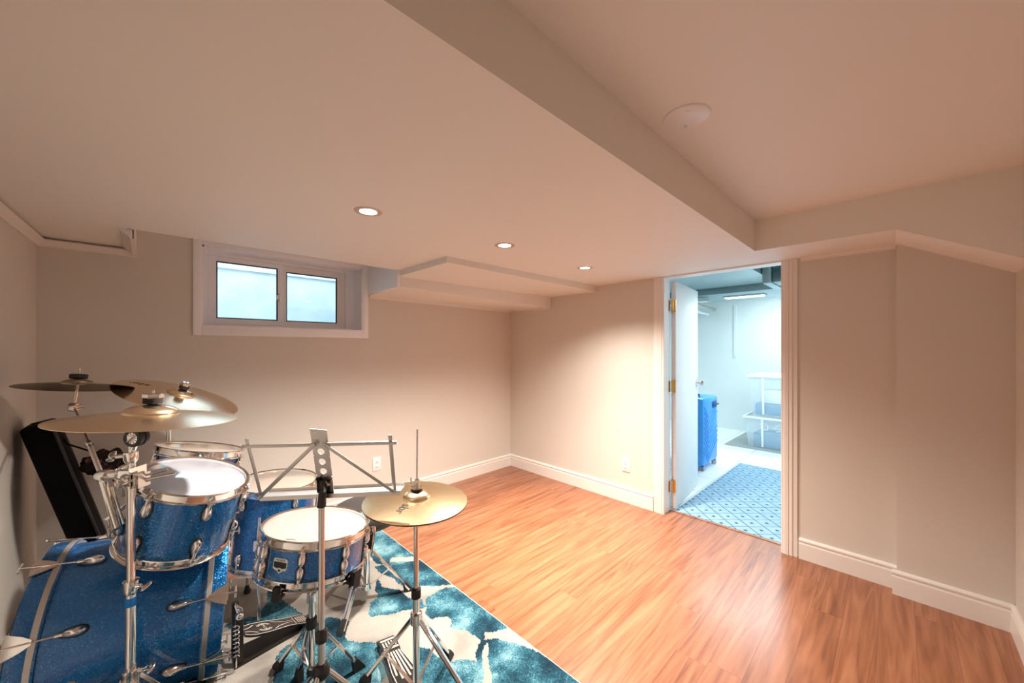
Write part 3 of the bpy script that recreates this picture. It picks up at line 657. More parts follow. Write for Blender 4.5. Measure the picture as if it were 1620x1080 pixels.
def blot(x, y):
    q = V(x, y, 0); w1 = MN.noise_vector(q * 14) * .016 + MN.noise_vector(q * 45) * .006
    x2, y2 = x + w1.x, y + w1.y
    depth = FW.x * x + FW.y * y; px_ = CX + FPX * (RT.x * x + RT.y * y) / depth if depth > .1 else -9; py_ = CY + FPX * (EYE - .01) / depth if depth > .1 else 9999
    if 355 < px_ and 800 < py_ < 1088:
        return any(a0 < x2 < a1 and b0 < y2 < b1 and inside(x2, y2, P_) for P_, a0, a1, b0, b1 in BLOT)
    return MN.noise(V(x2 * 3.2 + 4, y2 * 3.2, 1)) > -.02
b = BM(); box(b, (RX0, RY0, 0.0), (RX1, RY1, .009)); 
lay = b.verts.layers.float.new('blot'); NXg, NYg = 250, 350; gv = []
for j in range(NYg + 1):
    row_ = []
    for i in range(NXg + 1):
        x = RX0 + (RX1 - RX0) * i / NXg; y = RY0 + (RY1 - RY0) * j / NYg
        v = b.verts.new((x, y, .0102)); v[lay] = 0.0 if blot(x, y) else 1.0; row_.append(v)
    gv.append(row_)
for j in range(NYg):
    for i in range(NXg): b.faces.new((gv[j][i], gv[j][i + 1], gv[j + 1][i + 1], gv[j + 1][i]))
rug = obj('area_rug', b, M['rug'], smooth=False); tag(rug, 'teal and cream abstract rug under the drum kit', 'rug')
b = BM()
for lo, hi in (((RX0 - .004, RY0 - .004, 0), (RX0, RY1 + .004, .008)), ((RX1, RY0 - .004, 0), (RX1 + .004, RY1 + .004, .008)), ((RX0, RY0 - .004, 0), (RX1, RY0, .008)), ((RX0, RY1, 0), (RX1, RY1 + .004, .008))): box(b, lo, hi)
obj('binding', b, M['trim'], rug, label='cream bound edge')
b_ = rug.children[0]; b_.location = (0, 0, 0)
FZ = .011

# ================================================================== DRUMS
def hoop(bm, o, n, r, flip=1):
    """triple-flanged steel hoop around the shell; o at the head plane"""
    lathe(bm, o, Vector(n) * flip, [(r - .004, -.022), (r + .008, -.022), (r + .009, -.019), (r + .001, -.017), (r - .001, .004), (r + .005, .008), (r + .007, .0065), (r + .0085, .009), (r + .005, .012), (r - .003, .008), (r - .004, -.022)], 96)
def lug_at(t, name, o, rad, ax, s, top_pt):
    """teardrop lug; o surface point, rad outward, ax along the shell pointing to its hoop"""
    side = ax.cross(rad).normalized()
    b = BM(); blob(b, o + rad * .001, side, ax, rad, (.0155 * s, .034 * s, .006), .22); g = obj('lug_gasket', b, M['blackp'], t) if False else None
    b = BM(); blob(b, o + rad * .004, side, ax, rad, (.013 * s, .030 * s, .017 * s), .30)
    tube(b, o + rad * .012 + ax * .012 * s, o + rad * .012 + ax * .036 * s, .0052 * s, n=14)
    L = obj('lug', b, M['chrome'], t)
    b = BM(); blob(b, o + rad * .0005, side, ax, rad, (.0165 * s, .035 * s, .005), .22); obj('gasket', b, M['blackp'], L)
    b = BM(); tube(b, o + rad * .012 + ax * .03, top_pt, .0026, n=10); tube(b, top_pt - ax * .003, top_pt + ax * .009, .0052, n=6); tube(b, top_pt - ax * .004, top_pt - ax * .001, .007, n=16)
    obj('tension_rod', b, M['chrome'], L)
def drum(label, cat, o, n, r, L, angs, headm, bang=None, lugd=.055, lug2=None, s=1.0, group='blue sparkle drums of the kit', loc=None):
    o = Vector(o); n = Vector(n).normalized(); X = V(1, 0, 0); X = (X - n * n.dot(X)).normalized(); Y = n.cross(X)
    base = o - n * L
    t = thing('drum', label, cat, tuple(base), group)
    b = BM(); rs = r - .012
    lathe(b, o, n, [(rs, -.006), (rs, -L + .006), (rs - .006, -L + .006), (rs - .006, -.006), (rs, -.006)], 96); obj('shell', b, M['blue'], t)
    b = BM(); lathe(b, o, n, [(rs + .002, -.016), (rs + .0015, -.003), (rs - .004, .0), (0, .0)], 96); obj('drumhead', b, headm, t)
    b = BM(); lathe(b, base, -n, [(rs + .002, -.016), (rs + .0015, -.003), (rs - .004, .0), (0, .0)], 96); obj('drumhead', b, M['headc'], t, label='clear bottom head')
    b = BM(); hoop(b, o, n, rs + .001 + .002); h1 = obj('hoop', b, M['chrome'], t)
    b = BM(); hoop(b, base, n, rs + .003, -1); h2 = obj('hoop', b, M['chrome'], t)
    for sgn, A in ((1, angs), (-1, bang or angs)):
        for d in A:
            rad = X * math.cos(math.radians(d)) + Y * math.sin(math.radians(d)); ax = n * sgn
            e = o if sgn > 0 else base
            tp = e - ax * .016 + rad * (rs + .012)
            lug_at(t, 'lug', e - ax * lugd + rad * rs, rad, ax, s, tp)
            h = h1 if sgn > 0 else h2
    for h, e, sgn, A in ((h1, o, 1, angs), (h2, base, -1, bang or angs)):
        for d in A:
            b = BM(); rad = X * math.cos(math.radians(d)) + Y * math.sin(math.radians(d))
            obox(b, e - n * (sgn * .0205) + rad * (rs + .009), n.cross(rad), rad, n, (.020, .016, .004), .001); obj('hoop_ear', b, M['chrome'], h)
    return t, o, n, X, Y, rs, base
RTC = V(.1339, 1.8057, .8729); RTN = V(.243, -.204, 1)
rt = drum('blue sparkle rack tom mounted above the bass drum, with a glossy reflective head', 'drum', RTC, RTN, .168, .236, [222, 282, 342, 42, 102, 162], M['headc'])
bt = drum('blue sparkle rack tom farther back near the wall, half hidden by the front tom', 'drum', (.1881, 2.2661, .8797), (.236, .043, 1), .168, .22, [20, 80, 140, 200, 262, 330], M['clearhead'])
FTC = V(.505, 2.30, .64); FTN = V(.06, -.035, 1)
ft = drum('deep blue sparkle floor tom on chrome legs behind the music stand', 'drum', FTC, FTN, .192, .385, [208, 283, 343, 43, 103, 148], M['clearhead'], lugd=.06)
SNC = V(.4766, 1.5644, .6674); SNN = V(.143, .002, 1)
sn = drum('shallow blue sparkle snare drum with white coated head on its stand', 'drum', SNC, SNN, .190, .142, [195, 240, 285, 330, 15, 60, 105, 150], M['head'], lugd=.044, s=.92)

# snare extras: badge, strainer, rubber-tipped basket belongs to the stand
t, o, n, X, Y, rs, base = sn
def onshell(o, n, X, Y, r, ang, h):  return o + n * h + (X * math.cos(ang) + Y * math.sin(ang)) * r
A0 = math.radians(217.5)
def bmap(r): return lambda u, v: onshell(o, n, X, Y, r, A0 + u / rs, -.073 + v)
def badge(bm, pts, r):
    f = bmap(r); c = bm.verts.new(f(0, 0)); W = [bm.verts.new(f(*p)) for p in pts]
    for i in range(len(W)): bm.faces.new((c, W[i], W[(i + 1) % len(W)]))
b = BM(); badge(b, [(-.026, .018), (-.022, .023), (.022, .023), (.026, .018), (.026, -.010), (.022, -.014), (.010, -.017), (0, -.026), (-.010, -.017), (-.022, -.014), (-.026, -.010)], rs + .0016); bd = obj('badge', b, M['binrim'], t, smooth=False, label='pale shield badge with black band')
b = BM(); f = bmap(rs + .0022); W = [b.verts.new(f(*p)) for p in ((-.023, .011), (-.012, .0115), (0, .012), (.012, .0115), (.023, .011), (.023, -.006), (.010, -.009), (0, -.006), (-.010, -.009), (-.023, -.006))]; b.faces.new(W)
W = [b.verts.new(f(*p)) for p in ((-.006, -.014), (0, -.011), (.006, -.014), (0, -.021))]; b.faces.new(W)
text_on(b, 'YAMAHA', .0085, lambda u, v: bmap(rs + .0023)(u, v + .0170)); obj('badge_print', b, M['black'], bd, smooth=False)
# throw-off on the right side
rad = (X * math.cos(math.radians(-48)) + Y * math.sin(math.radians(-48))); sd = n.cross(rad)
rad = (X * math.cos(math.radians(-20)) + Y * math.sin(math.radians(-20))); sd = n.cross(rad)
b = BM(); obox(b, o + rad * (rs + .015) - n * .07, sd, n, rad, (.036, .060, .028), .005); so = obj('strainer', b, M['blackp'], t, label='black snare strainer with lever')
b = BM(); obox(b, o + rad * (rs + .034) - n * .085, sd, n, rad, (.016, .095, .008), .003); tube(b, o + rad * (rs + .030) - n * .045, o + rad * (rs + .030) - n * .02, .010, n=18); obj('lever', b, M['chrome'], so)
# small print on the snare head
b = BM(); cc = o + n * .0008
text_on(b, 'remo', .016, lambda u, v: cc + X * (-.115 + .0) + Y * (-.09) + (X * .78 - Y * .62) * u + (X * .62 + Y * .78) * v); 
hd = [c for c in t.children if c.name.startswith('drumhead')][0]
obj('head_print', b, M['seam'], hd, smooth=False)

# floor tom legs and lugs
t, o, n, X, Y, rs, base = ft
for k, ang in enumerate((238, 358, 118)):
    rad = X * math.cos(math.radians(ang)) + Y * math.sin(math.radians(ang))
    top = o - n * .10 + rad * (rs + .020); bot = V(top.x + rad.x * .01, top.y + rad.y * .01, FZ + .03)
    if k == 0: bot = at_z(408, 985, FZ + .03); bot = V(top.x * .5 + bot.x * .5, top.y * .5 + bot.y * .5, FZ + .03)
    b = BM(); path(b, [top, o - n * .30 + rad * (rs + .020), bot + V(0, 0, .12), bot], .0062, 12); lg = obj('leg', b, M['chrome'], t)
    b = BM(); lathe(b, V(bot.x, bot.y, FZ), (0, 0, 1), [(0, 0), (.016, 0), (.018, .006), (.012, .024), (.008, .04), (0, .04)], 24); obj('rubber_foot', b, M['rubber'], lg)
    b = BM(); obox(b, o - n * .235 + rad * (rs + .010), n.cross(rad), n, rad, (.036, .055, .030), .006); tube(b, o - n * .235 + rad * (rs + .02), o - n * .235 + rad * (rs + .045), .008, n=14); obj('leg_bracket', b, M['chrome'], t)

# ------------------------------------------------------------------ bass drum
BC = V(-.0112, 2.069, .3245); az, ti = -.1358, -.0735
a = V(math.cos(az) * math.cos(ti), math.sin(az) * math.cos(ti), math.sin(ti)); U = (V(0, 0, 1) - a * a.z).normalized(); W_ = a.cross(U)
t = thing('bass_drum', 'large blue sparkle bass drum lying on its side at the left edge', 'bass drum', (BC.x, BC.y, .0))
RB = .280; E1 = .259
b = BM(); lathe(b, BC, a, [(RB, -.222), (RB, .222), (RB - .007, .222), (RB - .007, -.222), (RB, -.222)], 128, U); obj('shell', b, M['blue'], t)
for s, lb in ((-1, 'front hoop facing the left wall'), (1, 'batter hoop on the pedal side')):
    b = BM(); lathe(b, BC, a * s, [(RB + .003, .196), (RB + .011, .196), (RB + .0125, .199), (RB + .0125, E1 - .003), (RB + .010, E1), (RB + .002, E1), (RB + .001, .196), (RB + .003, .196)], 128, U); hp = obj('hoop', b, M['blue'], t, label=lb)
    b = BM(); lathe(b, BC, a * s, [(RB + .0132, .2005), (RB + .0142, .2015), (RB + .0142, .2155), (RB + .0132, .2165), (RB + .011, .2165), (RB + .011, .2005), (RB + .0132, .2005)], 128, U); obj('inlay_band', b, M['cream'], hp)
    b = BM(); lathe(b, BC, a * s, [(RB + .001, .222), (RB, .232), (RB - .004, .236), (0, .236)], 96, U); obj('drumhead', b, M['head'] if s < 0 else M['headc'], t)
    for k in range(8):
        d = math.radians(66 + 45 * k); rad = U * math.cos(d) + W_ * math.sin(d); side = a.cross(rad) * s; ax = a * s
        p0 = BC + ax * .128 + rad * RB
        b = BM(); blob(b, p0 + rad * .004, side, ax, rad, (.013, .032, .020), .25); tube(b, p0 + rad * .012 + ax * .012, p0 + rad * .012 + ax * .036, .0055, n=12); lg = obj('lug', b, M['chrome'], t)
        b = BM(); blob(b, p0 + rad * .0005, side, ax, rad, (.0165, .037, .005), .22); obj('gasket', b, M['blackp'], lg)
        q = BC + ax * (E1 + .030) + rad * (RB + .026)
        b = BM(); tube(b, p0 + rad * .012 + ax * .03, q, .0028, n=10); tube(b, q - ax * .002, q + ax * .004, .006, n=12)
        # T handle
        tube(b, q + side * .020, q - side * .020, .0032, n=10); obj('tension_rod', b, M['chrome'], lg)
        # claw: sail-shaped plate hooking over the hoop
        b = BM(); w0, w1 = .036, .014
        P = [BC + ax * (E1 + .006) + side * w0 + rad * (RB + .0145), BC + ax * (E1 + .006) - side * w0 + rad * (RB + .0145), BC + ax * (E1 - .030) - side * (w1 + .006) + rad * (RB + .0150), BC + ax * (E1 - .050) - side * w1 * .5 + rad * (RB + .0155), BC + ax * (E1 - .050) + side * w1 * .5 + rad * (RB + .0155), BC + ax * (E1 - .030) + side * (w1 + .006) + rad * (RB + .0150)]
        prism(b, P, rad * .004)
        obox(b, BC + ax * (E1 + .006) + rad * (RB + .004), side, rad, ax, (.046, .026, .004), .001)
        obj('claw', b, M['chrome'], t)
# spurs of the bass drum (front legs)
for sg in (-1, 1):
    p0 = BC - a * .12 + W_ * (sg * RB * .96) - U * .06; p1 = V(p0.x - .10, p0.y + (-1 if False else 1) * (W_ * sg).y * .16, FZ + .012)
    b = BM(); tube(b, p0 + W_ * sg * .01, p1, .0065, n=14); sp = obj('spur', b, M['chrome'], t)
    b = BM(); blob(b, p0 + W_ * sg * .006, a, U, W_ * sg, (.026, .034, .02)); obj('spur_bracket', b, M['chrome'], sp)
    b = BM(); lathe(b, V(p1.x, p1.y, FZ), (0, 0, 1), [(0, 0), (.010, 0), (.011, .008), (.007, .016), (0, .016)], 18); obj('rubber_foot', b, M['rubber'], sp)

# ================================================================== CYMBALS
def cymbal(name, label, o, n, r, m, bell=.055, rise=.020, bellh=.022, text=None, tdir=None, flat=.0):
    """o = centre of the edge plane"""
    o = Vector(o); n = Vector(n).normalized()
    t = thing(name, label, 'cymbal', tuple(o), 'cymbals of the drum kit')
    prof = []
    for i in range(15):
        s = i / 14; rr = r - (r - bell) * s; prof.append((rr, rise * (1 - (rr / r) ** 1.6)))
    h0 = prof[-1][1]
    for i in range(1, 11):
        q = i / 10 * PI / 2; prof.append((.007 + (bell - .007) * math.cos(q), h0 + bellh * math.sin(q)))
    under = [(rr, h - .0012) for rr, h in prof[::-1]]
    b = BM(); lathe(b, o, n, prof + under + [prof[0]], 128); d = obj('cymbal_plate', b, m, t)
    if text:
        b = BM(); x, y, z = frame(n, tdir)
        for (word, size, dist) in text:
            def fn(u, v, dist=dist):
                px, py = dist + u, v      # word reads outward along the radius
                rr = math.hypot(px, py); hh = rise * (1 - (rr / r) ** 1.6)
                return o + x * px + y * (py) + n * (hh + .0008)
            text_on(b, word, size, fn)
        obj('lettering', b, M['black'], d, smooth=False)
    top = o + n * (rise * (1 - (bell / r) ** 1.6) + bellh)
    return t, d, o, n, top
def topper(parent, top, n, big=1.0, chrome=True):
    b = BM(); lathe(b, top - n * .002, n, [(0, 0), (.012, 0), (.012, .004), (.024 * big, .006), (.0245 * big, .022), (.006, .023), (0, .023)], 32); f = obj('felt', b, M['rubber'], parent)
    b = BM()
    if chrome: lathe(b, top + n * .021, n, [(0, 0), (.025 * big, 0), (.0265 * big, .003), (.0265 * big, .013), (.022 * big, .015), (0, .012)], 6)
    tube(b, top - n * .02, top + n * .046, .003, n=10); obj('wing_nut', b, M['chrome'], parent)

# hi-hat (two cymbals, stand below)
HC = V(.6816, 1.1811, .8149); HN = V(.021, -.047, 1).normalized()
def on_plane(px, py, o_, n_): r_ = ray(px, py); return EYEV + r_ * ((Vector(o_) - EYEV).dot(n_) / r_.dot(n_))
hx = on_plane(637, 809, HC, HN) - HC; hl = hx.length
th = cymbal('hi_hat_cymbal', 'golden top hi-hat cymbal with dark lettering beside the snare drum', HC, HN, .178, M['cym2'], .048, .015, .022, [('sbr', .046, hl)], tdir=hx)
b = BM(); prof = [(.178, 0), (.15, -.004), (.10, -.009), (.05, -.012), (.03, -.026), (.007, -.030)]
lathe(b, HC - HN * .004, HN, prof + [(r_, h_ - .0012) for r_, h_ in prof[::-1]] + [prof[0]], 128)
tag(obj('hi_hat_cymbal', b, M['cymd']), 'darker bottom hi-hat cymbal directly under the golden one', 'cymbal', 'cymbals of the drum kit')
t = thing('hi_hat_stand', 'chrome hi-hat stand with striped footboard at the right of the kit', 'hi-hat stand', (HC.x, HC.y, 0))
top = th[4]
b = BM(); tube(b, V(HC.x, HC.y, .30), V(HC.x + .003, HC.y - .002, 1.063), .0031, n=12); obj('pull_rod', b, M['nickel'], t)
b = BM(); lathe(b, top - HN * .004, HN, [(0, 0), (.017, 0), (.020, .004), (.020, .009), (.0175, .012), (0, .012)], 32); cl = obj('clutch_felt', b, M['rubber'], t)
b = BM(); lathe(b, top + HN * .008, HN, [(0, 0), (.0185, 0), (.019, .004), (.0085, .006), (.0085, .030), (.0065, .032), (0, .032)], 32)
q = top + HN * .028; sd = (-RT * .9 + FW * .2).normalized()
tube(b, q, q + sd * .022, .0035, n=10); obox(b, q + sd * .022 + V(0, 0, .004), V(0, 0, 1), FW, sd, (.024, .006, .006), .002); obj('clutch', b, M['chrome'], t)
b = BM(); tube(b, V(HC.x, HC.y, .46), V(HC.x, HC.y, HC.z - .034), .0085, n=20); lathe(b, V(HC.x, HC.y, HC.z - .05), (0, 0, 1), [(0, 0), (.009, 0), (.020, .010), (.020, .014), (0, .014)], 24); obj('upper_tube', b, M['chrome'], t)
b = BM(); tube(b, V(HC.x, HC.y, .06), V(HC.x, HC.y, .49), .0115, n=20); obj('lower_tube', b, M['chrome'], t)
b = BM(); lathe(b, V(HC.x, HC.y, .475), (0, 0, 1), [(0, 0), (.0165, 0), (.0165, .030), (.012, .033), (0, .033)], 24); obj('height_collar', b, M['rubber'], t)
b = BM(); lathe(b, V(HC.x, HC.y, .385), (0, 0, 1), [(0, 0), (.020, 0), (.020, .035), (.013, .040), (0, .040)], 24); hub = obj('leg_collar', b, M['chrome'], t)
def strap_leg(parent, a_, c_, w=.016, th_=.004, name='leg', brace_from=None, foot=True, m='chrome', br_t=.5):
    a_, c_ = Vector(a_), Vector(c_); ax = (c_ - a_).normalized(); sd_ = ax.cross(V(0, 0, 1)).normalized(); up_ = sd_.cross(ax)
    b = BM(); obox(b, (a_ + c_) / 2, sd_, up_, ax, (w, th_, (c_ - a_).length), .001)
    for s in (-1, 1): obox(b, (a_ + c_) / 2 + sd_ * (s * w / 2) - up_ * .003, sd_, up_, ax, (.002, .009, (c_ - a_).length), .0005)
    lg = obj(name, b, M[m], parent)
    if brace_from is not None:
        mp = a_ + (c_ - a_) * br_t; bf = Vector(brace_from); ax2 = (mp - bf).normalized(); s2 = ax2.cross(V(0, 0, 1)).normalized()
        b = BM(); obox(b, (bf + mp) / 2, s2, s2.cross(ax2), ax2, (.010, .003, (mp - bf).length), .0008); blob(b, mp, sd_, up_, ax, (.014, .006, .006)); obj('brace', b, M[m], lg)
    if foot:
        b = BM(); hx_ = V(ax.x, ax.y, 0).normalized(); 
        prism(b, [c_ - ax * .045 + up_ * .010, c_ + ax * .006 + up_ * .012, V(c_.x, c_.y, FZ) + hx_ * .020, V(c_.x, c_.y, FZ) - hx_ * .028, c_ - ax * .045 - up_ * .012], sd_ * .022)
        for v in b.verts: v.co -= sd_ * .011
        obj('rubber_foot', b, M['rubber'], lg)
    return lg
f1 = at_z(712, 1036, FZ + .012); f2 = at_z(576, 1074, FZ + .012)
for fp in (f1, f2, V(HC.x + .16, HC.y - .29, FZ + .012)):
    d = V(fp.x - HC.x, fp.y - HC.y, 0).normalized()
    strap_leg(t, V(HC.x, HC.y, .40) + d * .018, fp, brace_from=V(HC.x, HC.y, .16) + d * .012, br_t=.55)
b = BM(); lathe(b, V(HC.x, HC.y, .145), (0, 0, 1), [(0, 0), (.018, 0), (.018, .03), (0, .03)], 24); obj('brace_collar', b, M['chrome'], t)
# footboard of the hi-hat: toe at the post, heel toward the drummer
def pedal(parent, toe, heel, w, lift, stripes, plate, name='footboard', word=None):
    toe, heel = Vector(toe), Vector(heel); ax = (heel - toe); L = ax.length; ax.normalize(); sd_ = ax.cross(V(0, 0, 1)).normalized(); up_ = sd_.cross(ax).normalized()
    if up_.z < 0: up_ = -up_
    f = lambda u, v, h=0: toe + ax * (u * L) + sd_ * v + up_ * h
    # outline: rounded toe, waist, straight heel
    outl = [(0, .32), (.05, .42), (.14, .50), (.32, .50), (.50, .43), (.66, .36), (.80, .40), (.92, .44), (.98, .36), (1, .18)]
    P = [f(u, v * w) for u, v in outl] + [f(u, -v * w) for u, v in outl[::-1]]
    b = BM(); prism(b, P, up_ * .008); fb = obj(name, b, M['pedal'], parent)
    return fb, f, up_, ax, sd_, L, outl
toe = V(HC.x + .012, HC.y + .050, .115); heel = at_z(611, 1012, FZ + .03)
fb, f, up_, ax, sd_, L, outl = pedal(t, toe, heel, .085, 0, 0, 0)
b = BM()
for k in range(-2, 3):
    u0, u1 = (.16 if abs(k) < 2 else .24), .68
    A = [f(u0, k * .0145 - .0035, .0088), f(u1, k * .0105 - .0032, .0088), f(u1, k * .0105 + .0032, .0088), f(u0, k * .0145 + .0035, .0088)]; b.faces.new([b.verts.new(p) for p in A])
# rim line
inn = [f(u, v * .085 - .0035, .0088) for u, v in outl[:6]]; ou = [f(u, v * .085 - .0002, .0088) for u, v in outl[:6]]
for i in range(5):
    b.faces.new([b.verts.new(p) for p in (inn[i], inn[i + 1], ou[i + 1], ou[i])])
    mir = [f(u, -v * .085 + q, .0088) for (u, v), q in ((outl[i], .0035), (outl[i + 1], .0035), (outl[i + 1], .0002), (outl[i], .0002))]; b.faces.new([b.verts.new(p) for p in mir])
for u0, u1 in ((.74, .78), (.93, .97)):
    b.faces.new([b.verts.new(p) for p in (f(u0, -.030, .0088), f(u1, -.030, .0088), f(u1, .030, .0088), f(u0, .030, .0088))])
for k in range(-2, 3):
    b.faces.new([b.verts.new(p) for p in (f(.80, k * .012 - .003, .0088), f(.91, k * .012 - .003, .0088), f(.91, k * .012 + .003, .0088), f(.80, k * .012 + .003, .0088))])
obj('stripes', b, M['pedalwhite'], fb, smooth=False, label='pale raised stripes')
b = BM(); 
for s in (-.03, .03): tube(b, V(HC.x, HC.y, .03) + V(s, 0, 0), V(heel.x + s, heel.y, FZ + .006), .0035, n=10)
obox(b, V(HC.x, HC.y, .05), V(1, 0, 0), V(0, 1, 0), V(0, 0, 1), (.075, .035, .055), .006); obj('pedal_base', b, M['nickel'], t)
b = BM(); obox(b, heel + V(0, 0, -.008), sd_, ax, up_, (.078, .045, .012), .003); obj('heel_plate', b, M['pedal'], t)

# ride cymbal on the nearest stand
P0 = V(-.027 * 1.19, 1.70, 0)     # post of the near stand
rd = cymbal('cymbal', 'large bronze cymbal in front, the biggest and lowest of the three at left', (.0136, 1.682, 1.1195), (.073, -.006, 1), .2275, M['cym'], .070, .024, .027)
topper(rd[0], rd[4], rd[3], 1.0)
CRC, CRN = V(.1226, 2.4924, 1.102), V(.332, -.216, 1).normalized(); cx_ = on_plane(220, 610, CRC, CRN) - CRC
cr = cymbal('cymbal', 'tilted bronze crash cymbal with lettering behind the front cymbal', (.1226, 2.4924, 1.102), (.332, -.216, 1), .249, M['cym'], .058, .024, .022, [('sbr', .060, cx_.length)], tdir=cx_)
topper(cr[0], cr[4], cr[3], .8)
dk = cymbal('cymbal', 'dark cymbal at far left, nearest the left wall', (-.2107, 2.483, 1.1790), (.085, .182, 1), .178, M['cymd'], .050, .020, .018)
topper(dk[0], dk[4], dk[3], 1.15, False)

# near boom stand
t = thing('cymbal_stand', 'chrome stand in front of the bass drum with blue tape, clamps and boom arm', 'cymbal stand', (P0.x, P0.y, 0))
TC = rd[2]
zt = .905
b = BM(); tube(b, V(P0.x, P0.y, .28), V(P0.x, P0.y, .60), .0138, n=24); mt = obj('lower_tube', b, M['chrome'], t)
b = BM(); tube(b, V(P0.x, P0.y, .533), V(P0.x, P0.y, .560), .0146, n=24); obj('tape_wrap', b, M['bluetape'], mt, label='wrap of blue painter tape')
b = BM(); tube(b, V(P0.x, P0.y, .59), V(P0.x, P0.y, zt + .01), .0115, n=20); tube(b, V(P0.x, P0.y, zt), V(P0.x + .004, P0.y, 1.045), .0095, n=20); obj('upper_tube', b, M['chrome'], t)
# collars
def collar(parent, p, r, h, wing, name='collar'):
    b = BM(); lathe(b, p, (0, 0, 1), [(0, 0), (r * .72, 0), (r, h * .35), (r, h), (r * .6, h * 1.03), (0, h * 1.03)], 28)
    w = Vector(wing).normalized(); q = p + V(0, 0, h * .7)
    tube(b, q, q + w * (r + .018), .0065, n=14); up_ = V(0, 0, 1); s_ = w.cross(up_)
    for s in (-1, 1):
        c = q + w * (r + .026) + s_ * (s * .011) + up_ * (s * .006); blob(b, c, (s_ * s + up_ * .5).normalized(), w, (up_ - s_ * s * .5).normalized(), (.017, .009, .004))
    return obj(name, b, M['chrome'], parent)
collar(t, V(P0.x, P0.y, .570), .0205, .042, RT - FW * .2)
collar(t, V(P0.x, P0.y, .905), .0200, .055, -FW * .4 + RT * .2)
collar(t, V(P0.x, P0.y, .985), .0180, .035, -RT * .8 - FW * .5)
# ratchet and tilter under the ride
b = BM(); q = V(P0.x + .014, P0.y - .012, 1.066)
lathe(b, q - FW * .018, FW, [(.018, 0), (.026, 0), (.028, .003), (.028, .012), (.024, .016), (.024, .020), (.028, .023), (.028, .032), (.026, .035), (.018, .035), (.018, 0)], 40); obj('ratchet_ring', b, M['blackp'], t)
b = BM(); lathe(b, q - FW * .016, FW, [(0, 0), (.018, 0), (.018, .031), (0, .031)], 30)
for k in range(10): d_ = RT * math.cos(k * .628) + V(0, 0, 1) * math.sin(k * .628); tube(b, q - FW * .017 + d_ * .008, q - FW * .017 + d_ * .017, .0012, n=6)
blob(b, q - FW * .02, RT, (V(0, 0, 1) + RT).normalized(), FW, (.005, .018, .006))

tube(b, V(P0.x + .004, P0.y, 1.03), q, .010, n=16); tube(b, q, rd[4] - rd[3] * .02, .0055, n=14); obj('tilter', b, M['chrome'], t)
b = BM(); lathe(b, rd[2] + rd[3] * .012, rd[3], [(0, 0), (.020, 0), (.020, .010), (0, .010)], 24); obj('cymbal_seat', b, M['rubber'], t)
# side boom for the dark cymbal
J = at_y(161, 752, 1.86); Pc = V(P0.x, P0.y, .945)
bt_ = dk[2] - dk[3] * .085; be = at_y(186, 836, 1.735)
b = BM(); path(b, [Pc, (Pc + J) / 2 + V(0, 0, .004), J], .0115, 18); lathe(b, J, (J - Pc).normalized(), [(0, -.05), (.017, -.05), (.019, -.045), (.019, .004), (.016, .012), (0, .012)], 28); obox(b, Pc, RT, V(0, 0, 1), FW, (.045, .045, .045), .006); obj('boom_clamp', b, M['chrome'], t)
b = BM(); tube(b, be, J, .0105, n=18); tube(b, J, J + (bt_ - J) * .40, .0075, n=18); tube(b, J + (bt_ - J) * .40, bt_, .0048, n=14); tube(b, J + (bt_ - J) * .40 - (bt_ - J).normalized() * .01, J + (bt_ - J) * .40 + (bt_ - J).normalized() * .012, .011, n=18)
sd2 = (be - J).normalized(); tube(b, be + V(.014, 0, .01), J + V(.014, 0, .0) + sd2 * .05, .004, n=10); obj('boom_arm', b, M['chrome'], t)
b = BM(); q = bt_; lathe(b, q - RT * .014, RT, [(0, 0), (.016, 0), (.018, .004), (.018, .020), (.015, .026), (0, .026)], 28); tube(b, q, dk[4] - dk[3] * .012, .0055, n=14)
for s in (-1, 1): blob(b, q + RT * .026 + V(0, 0, .006 * s), RT, V(0, 0, 1), FW, (.016, .005, .004))
obj('boom_tilter', b, M['chrome'], t)
# tom mount: post clamp, hex rods over the tom, ball block
b = BM(); q = V(P0.x, P0.y, .932); obox(b, q, RT, V(0, 0, 1), FW, (.042, .034, .040), .004); obox(b, q + RT * .034, RT, V(0, 0, 1), FW, (.018, .038, .034), .003)
for k, (dz, L_) in enumerate(((.010, .060), (-.002, .085), (-.010, .050))): tube(b, q + RT * .030 + V(0, 0, dz), q + RT * (.03 + L_) + FW * .03 + V(0, 0, dz + .012), .0036, n=6)
obj('tom_clamp', b, M['nickel'], t)
b = BM(); q2 = q - RT * .052 + FW * .07 + V(0, 0, -.045); obox(b, q2, RT, V(0, 0, 1), FW, (.040, .040, .040), .008); tube(b, q - RT * .01, q2 + V(0, 0, .02), .010, n=16); obj('ball_block', b, M['pedalwhite'], t)
tomside = RTC - RTN.normalized() * .12 - V(.165, .02, 0)
b = BM(); path(b, [q2, q2 + V(-.005, .02, -.05), tomside + V(-.03, .0, .03), tomside + V(.012, 0, 0)], .0075, 12); obj('tom_arm', b, M['chrome'], t)
b = BM(); blob(b, tomside + V(-.004, 0, 0), V(0, 1, 0), V(0, 0, 1), V(1, 0, 0), (.026, .034, .016)); 
for s in (-1, 1): blob(b, tomside + V(-.026, -.004, .018 * s), V(0, 0, 1), V(0, 1, 0), V(1, 0, 0), (.016, .008, .005))
obj('tom_bracket', b, M['nickel'], t)
